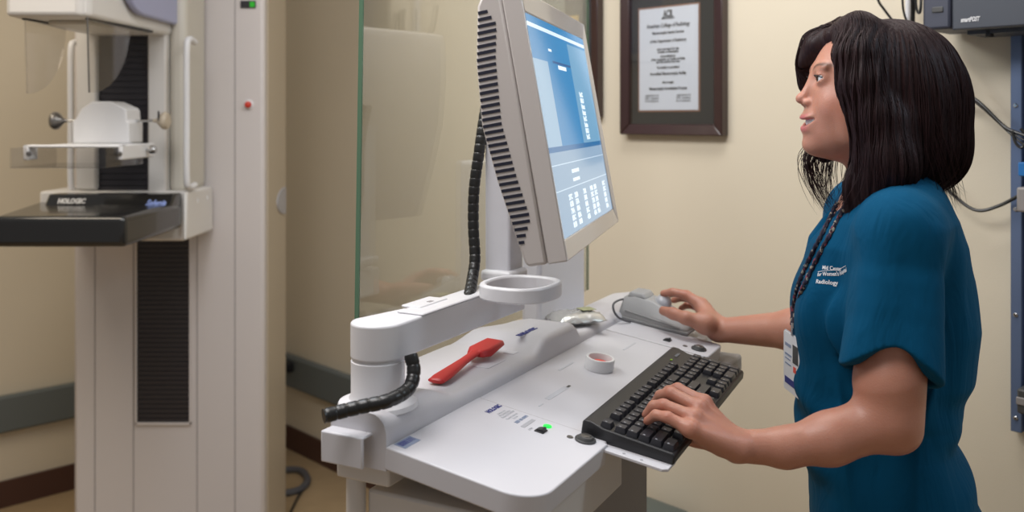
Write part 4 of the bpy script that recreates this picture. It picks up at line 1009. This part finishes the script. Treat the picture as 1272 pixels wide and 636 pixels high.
# ---- scrub top
zs_ = [.70, .78, .843, .90, .969, 1.006, 1.062, 1.137, 1.211, 1.261, 1.30, 1.335, 1.37]
fx = [.462, .462, .465, .456, .441, .439, .436, .440, .450, .462, .490, .525, .56]
bx_ = [.735, .730, .720, .705, .684, .680, .700, .710, .704, .694, .680, .662, .64]
bw = [.190, .185, .176, .164, .152, .148, .147, .147, .149, .158, .164, .125, .07]
zc = np.array(zs_); ctr = .575-(np.array(fx)+np.array(bx_))/2; ha = (np.array(bx_)-np.array(fx))/2-.004; hb = np.array(bw)
R3 = np.stack([bf, bl, np.array([0, 0, 1.])])
def torso(P):
    q = (P-BO)@R3.T; z = q[:, 2]; zcl = np.clip(z, zs_[0], zs_[-1])
    c = np.interp(zcl, zc, ctr); a = np.interp(zcl, zc, ha); b_ = np.interp(zcl, zc, hb)
    x = (q[:, 0]-c)/a; y = q[:, 1]/b_; p = 2.35
    r = (np.abs(x)**p+np.abs(y)**p)**(1/p)
    d = (r-1)*np.minimum(a, b_)
    return np.maximum(d, np.maximum(zs_[0]+.02-z, z-1.36)*.9)
sc = SDF(); sc.fn(torso, B(0, 0, 1.03), .5, .01)
for s_ in (1, -1): sc.ell(B(.068, s_*.068, 1.155), (.062, .070, .065), R3, .03)
# shoulders and sleeves
SL1 = LS*.30+LE*.70
sc.cone(B(-.02, .06, 1.318), LS+np.array([.0, 0, .004]), .045, .056, .035); sc.cone(B(-.02, -.06, 1.318), RS+np.array([0, 0, .004]), .045, .056, .035)
sc.cone(LS, LS*.6+LE*.4, .051, .060, .03); sc.cone(LS*.7+LE*.3, LS*-.1+LE*1.1, .0590, .078, .007)
SR = RS*.45+RE*.55
sc.cone(RS, SR, .060, .066, .03)
sc.cone(LS*.48+LE*.52, LS*-.2+LE*1.2, .0500, .061, .004, 's'); sc.cone(RS*.5+RE*.5, RE, .058, .06, .004, 's')
ax = (LE-LS)/np.linalg.norm(LE-LS); axr = (RE-RS)/np.linalg.norm(RE-RS)
def hem(P, LS=LS, LE=LE, ax=ax, s=.66):
    L = np.linalg.norm(LE-LS); r = P-LS; t = r@ax; rad = np.linalg.norm(r-t[:, None]*ax, axis=1)
    rv = r-t[:, None]*ax; an = np.arctan2(rv@bf, rv@bl); cut = .154 + .038*(1-np.cos(an)**2*(np.cos(an) > 0)) - t - .005*np.sin(an)
    q = (P-BO)@R3.T
    near = np.maximum(rad-.095, -(q[:, 1]-.125))     # only outside of the torso
    return np.maximum(cut, near)
sc.fn(hem, LE, .30, .003, 's')
def hem2(P): 
    L = np.linalg.norm(RE-RS); r = P-RS; t = r@axr; rad = np.linalg.norm(r-t[:, None]*axr, axis=1); q = (P-BO)@R3.T
    return np.maximum(np.maximum(L*.60-t, rad-.088), (q[:, 1]+.125))
sc.fn(hem2, RE, .30, .003, 's')
# neck opening (V)
sc.cone(Hd(-.02, 0, -.07), B(-.012, 0, 1.325), .058, .062, .006, 's')
sc.cone(B(.03, 0, 1.36), B(.135, 0, 1.245), .05, .006, .006, 's')
def folds(P, d):
    q = (P-BO)@R3.T; r = P-LS; t = r@ax; rad = r-t[:, None]*ax; ang = np.arctan2(rad@bf, rad@bl)
    sleeve_w = np.clip((q[:, 1]-.10)/.05, 0, 1)*np.clip(1.32-P[:, 2], 0, .06)/.06
    f = sleeve_w*.0035*np.sin(ang*4+t*7+1.5*np.sin(t*12+1))
    tw = 1-sleeve_w
    wz = np.clip((1.12-P[:, 2])/.1, 0, 1)
    f = f+tw*(.0026*np.sin(q[:, 0]*52+q[:, 2]*38+2*np.sin(q[:, 2]*14))*np.clip((1.26-P[:, 2])/.06, 0, 1)+.0022*np.sin(q[:, 2]*75-q[:, 0]*40+q[:, 1]*15)*wz*np.exp(-((P[:, 2]-1.0)/.07)**2)*2)
    # crease where sleeve meets back
    g = np.exp(-((q[:, 1]-.128)/.011)**2)*np.exp(-((P[:, 2]-1.16)/.09)**2)*np.clip(-q[:, 0]/.03, 0, 1)
    g2 = np.exp(-((q[:, 1]-.118)/.012)**2)*np.exp(-((P[:, 2]-1.13)/.10)**2)*np.clip(q[:, 0]/.03, 0, 1)
    return d+f+.012*g+.015*g2+.0012*vnoise(P, 45, 3)
sc.post = folds
P, Q = sc.mesh(.0028, (.38, 1.08, .70), (.80, 1.80, 1.45), 14, 2.2)
P = smoothP(P, Q, 1)
P, Q = biggest(P, Q)
m, nt, b = nm('teal_scrub_cloth'); b.inputs['Base Color'].default_value = (.0012, .066, .145, 1); b.inputs['Roughness'].default_value = .85; b.inputs['Sheen Weight'].default_value = .05; b.inputs['Sheen Tint'].default_value = (.2, .6, .8, 1); b.inputs['Specular IOR Level'].default_value = .10
tc = nt.nodes.new('ShaderNodeTexCoord'); n1_ = nt.nodes.new('ShaderNodeTexNoise'); n1_.inputs['Scale'].default_value = 11; n1_.inputs['Detail'].default_value = 3; n1_.inputs['Distortion'].default_value = 1.2
n2_ = nt.nodes.new('ShaderNodeTexNoise'); n2_.inputs['Scale'].default_value = 1400
mp_ = nt.nodes.new('ShaderNodeMapping'); mp_.inputs['Scale'].default_value = (1.6, 1.6, .6); nt.links.new(tc.outputs['Object'], mp_.inputs[0]); nt.links.new(mp_.outputs[0], n1_.inputs['Vector']); nt.links.new(tc.outputs['Object'], n2_.inputs['Vector'])
b1_ = nt.nodes.new('ShaderNodeBump'); b1_.inputs['Strength'].default_value = .5; b1_.inputs['Distance'].default_value = .012; nt.links.new(n1_.outputs['Fac'], b1_.inputs['Height'])
b2_ = nt.nodes.new('ShaderNodeBump'); b2_.inputs['Strength'].default_value = .3; b2_.inputs['Distance'].default_value = .0006; nt.links.new(n2_.outputs['Fac'], b2_.inputs['Height']); nt.links.new(b1_.outputs[0], b2_.inputs['Normal']); nt.links.new(b2_.outputs[0], b.inputs['Normal'])
scrub = np_obj('scrub_top', P, Q, m, wo)
scP, scQ = P, Q
bvh = BVHTree.FromPolygons([V(p) for p in scP], [tuple(f) for f in scQ.tolist()])
# embroidered lettering draped onto the left chest
def drape(body_, px, py, size, width, ang_):
    c0 = at(px, py, 1.33); n = V(-ray(px, py)).normalized()
    # tangent frame from the cloth normal
    h = bvh.ray_cast(CAM, ray(px, py).normalized()); loc, nrm = h[0], h[1]
    if loc is None: return None
    xd = V((-bf[0], -bf[1], 0)); xd = (xd-nrm*xd.dot(nrm)).normalized(); yd = nrm.cross(xd).normalized()
    if yd.z < 0: yd = -yd
    a = math.radians(ang_); xr_ = xd*math.cos(a)+yd*math.sin(a); yr_ = yd*math.cos(a)-xd*math.sin(a)
    m = text_mb(body_, size, frame(loc+nrm*.02, xr_, yr_, nrm), width=width, depth=0, bold=.0002)
    out = []
    for v in m.v:
        r = bvh.ray_cast(V(v)+nrm*.02, -nrm); out.append(tuple((r[0] if r[0] is not None else V(v))+nrm*.0009))
    m.v = out; return m
lt_m = MB()
for s_, px, py, sz, w_ in (('Mid Center', 1022, 332.5, .0078, .036), ('______________', 1017, 336, .006, .060), ('for Women\'s Hospital', 1016, 341.5, .0078, .060), ('Radiology', 1014, 350, .0085, .034)):
    d_ = drape(s_, px, py, sz, w_, -16)
    if d_: lt_m.add(d_.v, d_.f)
build('embroidered_lettering', lt_m, 'white', scrub, smooth=False)
# sleeve seam line
# ---- trousers
tr_ = SDF(); 
tr_.ell(B(-.012, 0, .83), (.095, .148, .11), R3, .02)
for s_ in (1, -1): tr_.chain([B(-.012, s_*.088, .82), B(.0, s_*.092, .48), B(-.02, s_*.092, .07)], [.080, .072, .066], .02)
tr_.post = lambda P, d: d+.003*np.sin(P[:, 2]*40+P[:, 0]*30)
P, Q = tr_.mesh(.006, (.38, 1.15, .02), (.80, 1.75, .97), 12, 2.)
np_obj('trousers', P, Q, M['pants'], wo)
for s_ in (1, -1):
    sh_ = SDF(); sh_.chain([B(-.045, s_*.092, .045), B(.06, s_*.10, .042), B(.135, s_*.107, .034)], [.042, .044, .036], .02); sh_.fn(lambda P: .001-P[:, 2], B(.05, s_*.1, 0), .3, .004, 's')
    P, Q = sh_.mesh(.005, (.34, 1.1, -.02), (.74, 1.75, .12), 12, 2.); np_obj('shoe', P, Q, M['shoe'], wo)

# ---- hair
ha_ = SDF()
ha_.ell(Hd(-.022, 0, .006), (.108, .092, .100), HR, .02)
ha_.ell(Hd(-.048, 0, -.045), (.090, .098, .105), HR, .03)
ha_.ell(Hd(-.055, 0, -.098), (.080, .092, .062), HR, .03)
# near side curtain (left) and its front lock falling to the chest
ha_.chain([Hd(.040, .045, .085), Hd(.048, .070, .045), Hd(.042, .083, .0), Hd(.020, .088, -.05), Hd(.008, .088, -.10), Hd(.022, .082, -.15), Hd(.040, .070, -.190)], [.024, .022, .022, .026, .030, .024, .008], .025)
ha_.chain([Hd(-.02, .08, -.06), Hd(-.01, .095, -.12), Hd(.01, .09, -.165)], [.026, .030, .020], .03)
ha_.chain([Hd(-.01, .085, -.13), Hd(.018, .082, -.180)], [.026, .012], .02)
# far side lock (right)
ha_.chain([Hd(.042, -.02, .090), Hd(.076, -.036, .066), Hd(.088, -.052, .035), Hd(.083, -.062, .004), Hd(.060, -.068, -.04), Hd(.050, -.070, -.10)], [.022, .020, .016, .014, .016, .016], .02)
ha_.cone(Hd(.032, .028, .088), Hd(.064, .004, .080), .022, .016, .02)
# face opening
ha_.ell(Hd(.098, .018, -.012), (.055, .068, .082), HR, .008, 's')
ha_.ell(Hd(.075, .012, -.085), (.052, .060, .055), HR, .010, 's')
def hpost(P, d):
    q = (P-HC)@HR.T; a = np.arctan2(q[:, 1], q[:, 0]+.02)
    w = np.clip((.11-q[:, 2])/.03, 0, 1)
    return d+w*(.0010*np.sin(a*34+3*np.sin(q[:, 2]*16))+.0008*np.sin(a*71+q[:, 2]*20)+.003*np.sin(a*9+q[:, 2]*14))
ha_.post = hpost
P, Q = ha_.mesh(.0032, Hd(.0, 0, 0)-np.array([.2, .2, .26]), Hd(0, 0, 0)+np.array([.24, .2, .2]), 14, 2.2)
m, nt, b = nm('dark_brown_hair'); b.inputs['Roughness'].default_value = .48; b.inputs['Specular IOR Level'].default_value = .22
tc = nt.nodes.new('ShaderNodeTexCoord'); mp_ = nt.nodes.new('ShaderNodeMapping'); mp_.inputs['Scale'].default_value = (1, 1, .06); n1_ = nt.nodes.new('ShaderNodeTexNoise'); n1_.inputs['Scale'].default_value = 260; n1_.inputs['Detail'].default_value = 5
nt.links.new(tc.outputs['Object'], mp_.inputs[0]); nt.links.new(mp_.outputs[0], n1_.inputs['Vector'])
mx = nt.nodes.new('ShaderNodeMixRGB'); mx.inputs[1].default_value = (.007, .0035, .0045, 1); mx.inputs[2].default_value = (.036, .014, .014, 1); nt.links.new(n1_.outputs['Fac'], mx.inputs[0]); nt.links.new(mx.outputs[0], b.inputs['Base Color'])
b1_ = nt.nodes.new('ShaderNodeBump'); b1_.inputs['Strength'].default_value = .6; b1_.inputs['Distance'].default_value = .002; nt.links.new(n1_.outputs['Fac'], b1_.inputs['Height']); nt.links.new(b1_.outputs[0], b.inputs['Normal'])
M['hair'] = m
hair = np_obj('hair', P, Q, m, wo)
# strands flowing over the mass
def grad(P, e=.002):
    g = np.stack([ha_.ev(P+np.eye(3)[i]*e)-ha_.ev(P-np.eye(3)[i]*e) for i in range(3)], 1); return g/np.maximum(np.linalg.norm(g, axis=1), 1e-9)[:, None]
NS = 3200; rg_ = RNG
u = rg_.rand(NS); part = Hd(0, 0, 0)+np.outer(.075-.16*u, hf)+np.outer(.004+.004*rg_.randn(NS), hl_)+np.outer(np.full(NS, .106), hu)
side = np.where(rg_.rand(NS) < .68, 1., -1.)
P_ = part+np.outer(side*(.003+.03*rg_.rand(NS)**2), hl_)
back = rg_.rand(NS)
dirn = np.outer(side, hl_)*(.9)[None] if False else np.outer(side*(.5+.5*rg_.rand(NS)), hl_)+np.outer(-.8*u+.25*(rg_.rand(NS)-.5), hf)
off = .0004+.0022*rg_.rand(NS)
paths = [None]*0; step = .0082; cur = P_.copy(); pr_ = dirn/np.linalg.norm(dirn, axis=1)[:, None]; trail = []
for it in range(42):
    for _ in range(2):
        d = ha_.ev(cur); g = grad(cur); cur = cur-g*(np.clip(d-off, -.03, .03))[:, None]
    trail.append(cur.copy())
    t = pr_*1.0+np.array([0, 0, -1.])*.32+rg_.randn(NS, 3)*.05
    t = t-g*np.sum(t*g, 1)[:, None]; t /= np.maximum(np.linalg.norm(t, axis=1), 1e-6)[:, None]
    pr_ = t; cur = cur+t*step
trail = np.stack(trail, 1)
zl = (trail-HC)@HR.T
sv_, sf_ = [], []; cntv = 0
endz = np.where(rg_.rand(NS) < .5, -.155, -.175)-.03*rg_.rand(NS)
for s_i in range(NS):
    tr0 = trail[s_i]; L_ = zl[s_i]; ez = endz[s_i]
    fr_ = L_[:, 0]; k_ = 0; bad = False
    while k_ < len(tr0) and L_[k_, 2] > (ez if L_[k_, 0] > .0 else ez+.03+.02*(L_[k_, 0] < -.05)): k_ += 1
    pts_ = tr0[:k_]
    # stop if a strand wanders across the open face
    inface = (L_[:k_, 0] > .062) & (np.abs(L_[:k_, 1]-.012) < .050) & (L_[:k_, 2] < .062)
    if inface.any(): pts_ = pts_[:int(np.argmax(inface))]
    if len(pts_) < 6: continue
    n_p = len(pts_); w0 = .00045+.0004*rg_.rand()
    tg = np.gradient(pts_, axis=0); tg /= np.maximum(np.linalg.norm(tg, axis=1), 1e-9)[:, None]
    up0 = np.cross(tg, hl_+1e-3); up0 /= np.maximum(np.linalg.norm(up0, axis=1), 1e-9)[:, None]; sd0 = np.cross(tg, up0)
    taper = w0*np.clip(1.15-np.linspace(0, 1, n_p)**3, .12, 1)
    for a_ in (0, 2.094, 4.189):
        sv_.append(pts_+(up0*math.cos(a_)+sd0*math.sin(a_))*taper[:, None])
    for i in range(n_p-1):
        for c3_ in range(3):
            a0 = cntv+c3_*n_p+i; a1 = cntv+((c3_+1) % 3)*n_p+i; sf_.append((a0, a1, a1+1, a0+1))
    cntv += 3*n_p
def loose(n, ctl, jit, w=.0005):
    global cntv
    for _ in range(n):
        j0 = rg_.randn(3)*jit; fan = rg_.randn(3)*jit*.9
        P0 = np.array([np.array(p) for p in spline([V(c+j0+fan*(i_/(len(ctl)-1))**1.5) for i_, c in enumerate(ctl)], 7)]); n_p = len(P0)
        tg = np.gradient(P0, axis=0); tg /= np.linalg.norm(tg, axis=1)[:, None]; up0 = np.cross(tg, hl_+1e-3); up0 /= np.linalg.norm(up0, axis=1)[:, None]; sd0 = np.cross(tg, up0)
        tp_ = w*np.clip(1.1-np.linspace(0, 1, n_p)**2, .12, 1)
        for a_ in (0, 2.094, 4.189): sv_.append(P0+(up0*math.cos(a_)+sd0*math.sin(a_))*tp_[:, None])
        for i in range(n_p-1):
            for c3_ in range(3):
                a0 = cntv+c3_*n_p+i; a1 = cntv+((c3_+1) % 3)*n_p+i; sf_.append((a0, a1, a1+1, a0+1))
        cntv += 3*n_p
loose(85, [Hd(.052, -.066, -.055), Hd(.066, -.064, -.090), Hd(.080, -.058, -.115), Hd(.078, -.054, -.140), Hd(.064, -.048, -.170), Hd(.048, -.042, -.192)], .0065, .0006)
loose(60, [Hd(.040, -.060, -.07), Hd(.050, -.056, -.11), Hd(.052, -.05, -.15), Hd(.045, -.045, -.185)], .008)
loose(140, [Hd(.012, .092, -.09), Hd(.022, .088, -.13), Hd(.036, .078, -.165), Hd(.046, .066, -.198)], .009)
loose(70, [Hd(-.06, .094, -.07), Hd(-.075, .090, -.11), Hd(-.090, .078, -.145), Hd(-.100, .066, -.165)], .010)
loose(14, [Hd(.078, -.02, .092), Hd(.098, -.045, .06), Hd(.100, -.06, .02), Hd(.085, -.068, -.02)], .004, .0003)
if sv_: np_obj('hair_strands', np.concatenate(sv_), np.array(sf_), M['hair'], hair)

# ---- lanyard and badge
ld = thing('id_badge', 'white photo ID badge hanging on a braided lanyard in front of the teal top', 'badge', V(at(985, 412, 1.44)))
def on_scrub(px, py, off=.003):
    r = bvh.ray_cast(CAM, ray(px, py).normalized()); return r[0]+r[1]*off if r[0] is not None else at(px, py, 1.44)
m, nt, b = nm('braided_cord'); b.inputs['Roughness'].default_value = .8
tc = nt.nodes.new('ShaderNodeTexCoord'); vo = nt.nodes.new('ShaderNodeTexVoronoi'); vo.inputs['Scale'].default_value = 260; nt.links.new(tc.outputs['Object'], vo.inputs['Vector'])
cr = nt.nodes.new('ShaderNodeValToRGB'); sp = nt.nodes.new('ShaderNodeSeparateColor'); nt.links.new(vo.outputs['Color'], sp.inputs[0]); nt.links.new(sp.outputs[0], cr.inputs[0])
el = cr.color_ramp; el.interpolation = 'CONSTANT'; el.elements[0].color = (.02, .015, .03, 1); el.elements[1].position = .62; el.elements[1].color = (.20, .03, .05, 1)
e3 = el.elements.new(.72); e3.color = (.28, .25, .20, 1); e4 = el.elements.new(.85); e4.color = (.02, .02, .05, 1)
nt.links.new(cr.outputs[0], b.inputs['Base Color'])
def strand(pts, r): 
    P = spline(pts, 10); mm = MB()
    for ph_ in (0, math.pi):
        tw = []
        for i, p in enumerate(P):
            a_ = i*1.1+ph_; tw.append(p+V((math.cos(a_)*r*.7, math.sin(a_)*r*.5, math.sin(a_)*r*.5)))
        mm.tube(tw, r, 8)
    return build('lanyard', mm, m, ld)
end = at(985, 404, 1.425)
strand([at(1052, 250, 1.385), on_scrub(1046, 268), on_scrub(1030, 298), on_scrub(1012, 332), on_scrub(999, 360), at(989, 383, 1.43), end], .0022)
strand([at(1040, 252, 1.40), on_scrub(1033, 272), on_scrub(1019, 300), on_scrub(1004, 330), on_scrub(994, 355), at(985.5, 380, 1.44), end+V((0, .004, 0))], .0022)
build('clip', MB().tube([end+V((0, 0, .004)), end+V((0, 0, -.008))], .003, 10).box(end.x-.002, end.x+.002, end.y-.004, end.y+.004, end.z-.016, end.z-.004), 'chrome', ld)
b0 = at(974, 409, 1.455); b1q = at(993.5, 422, 1.402); xb = (b1q-b0).normalized(); 
bwid = .056; nb_ = xb.cross(UP).normalized(); 
if nb_.x > 0: nb_ = -nb_
Tb = frame(b0, xb, -UP, xb.cross(-UP)); Tb = frame(b0, xb, UP, xb.cross(UP))
sgn = 1 if (Tb.to_3x3() @ V((0, 0, 1))).x < 0 else -1
BHt = .091
card = build('card', MB().prism(rrect(0, bwid, -BHt, 0, .004), -.0008, .0008, Tb), 'white', ld)
zf = .0010*sgn
def cbx(x0, x1, y0, y1): return MB().box(x0, x1, y0, y1, min(zf, zf*1.3), max(zf, zf*1.3), Tb)
build('portrait_photo', cbx(.032, .050, -.042, -.014), 'dgrey', card, smooth=False)
build('red_mark', cbx(.034, .043, -.056, -.047), 'redl', card, smooth=False)
bm_ = MB()
for a_ in ((.006, .026, -.022, -.017), (.006, .028, -.036, -.033), (.006, .024, -.042, -.040), (.006, .026, -.050, -.048)): bm_.add(*[(x.v, x.f) for x in [cbx(*a_)]][0])
build('printed_lines', bm_, 'blue_st', card, smooth=False)
build('black_bar', cbx(.005, .050, -.080, -.070), 'navy', card, smooth=False)
build('card_holder', MB().prism(rrect(-.001, bwid+.0015, -BHt-.001, .001, .004), -.0022 if sgn > 0 else .001, -.001 if sgn > 0 else .0022, Tb), 'paperg', ld)

# ============================================================ LIGHTS, WORLD, CAMERA
def area(name, loc, tgt, sx_, sy_, power, col):
    l = bpy.data.lights.new(name, 'AREA'); l.shape = 'RECTANGLE'; l.size = sx_; l.size_y = sy_; l.energy = power; l.color = col
    o = bpy.data.objects.new(name, l); COL.objects.link(o); o.location = loc; o.rotation_euler = (V(tgt)-V(loc)).to_track_quat('-Z', 'Y').to_euler(); return o
area('ceiling_lamp', (-.55, .95, 2.65), (-.1, 1.2, .9), 1.1, .6, 24, (1.0, .97, .96))
area('ceiling_lamp', (.35, 1.75, 2.65), (.6, 2.2, .9), 1.0, .4, 13, (1.0, .97, .94))
area('ceiling_lamp', (-1.6, 1.9, 2.65), (-1.3, 2.8, .6), 1.0, .6, 16, (1.0, .87, .70))
area('face_fill', (-.75, 1.75, 2.35), (.5, 1.42, 1.45), .5, .4, 7.5, (.82, .90, 1.0))  # added cool fill boosting the monitor glow on her face, no fixture there
area('side_lamp', (1.75, 1.1, 2.45), (1.2, 1.9, 1.3), .5, .4, 10, (.66, .83, 1.0))
w = bpy.data.worlds.new('World'); S.world = w; w.use_nodes = True
w.node_tree.nodes['Background'].inputs[0].default_value = (.84, .82, .82, 1); w.node_tree.nodes['Background'].inputs[1].default_value = .29
cam = bpy.data.cameras.new('Camera'); co = bpy.data.objects.new('Camera', cam); COL.objects.link(co); co.location = CAM; co.rotation_euler = (math.radians(90), 0, 0)
cam.sensor_width = 36; cam.lens = 36*F_/1272; cam.shift_y = -(318-HY)/1272; cam.clip_start = .02
cam.dof.use_dof = True; cam.dof.focus_distance = 1.38; cam.dof.aperture_fstop = 4.0
S.camera = co
S.view_settings.view_transform = 'Standard'; S.view_settings.look = 'None'; S.view_settings.exposure = 0; S.view_settings.gamma = 1
S.view_settings.use_curve_mapping = False
S.cycles.use_denoising = True; S.cycles.max_bounces = 8; S.cycles.transparent_max_bounces = 12
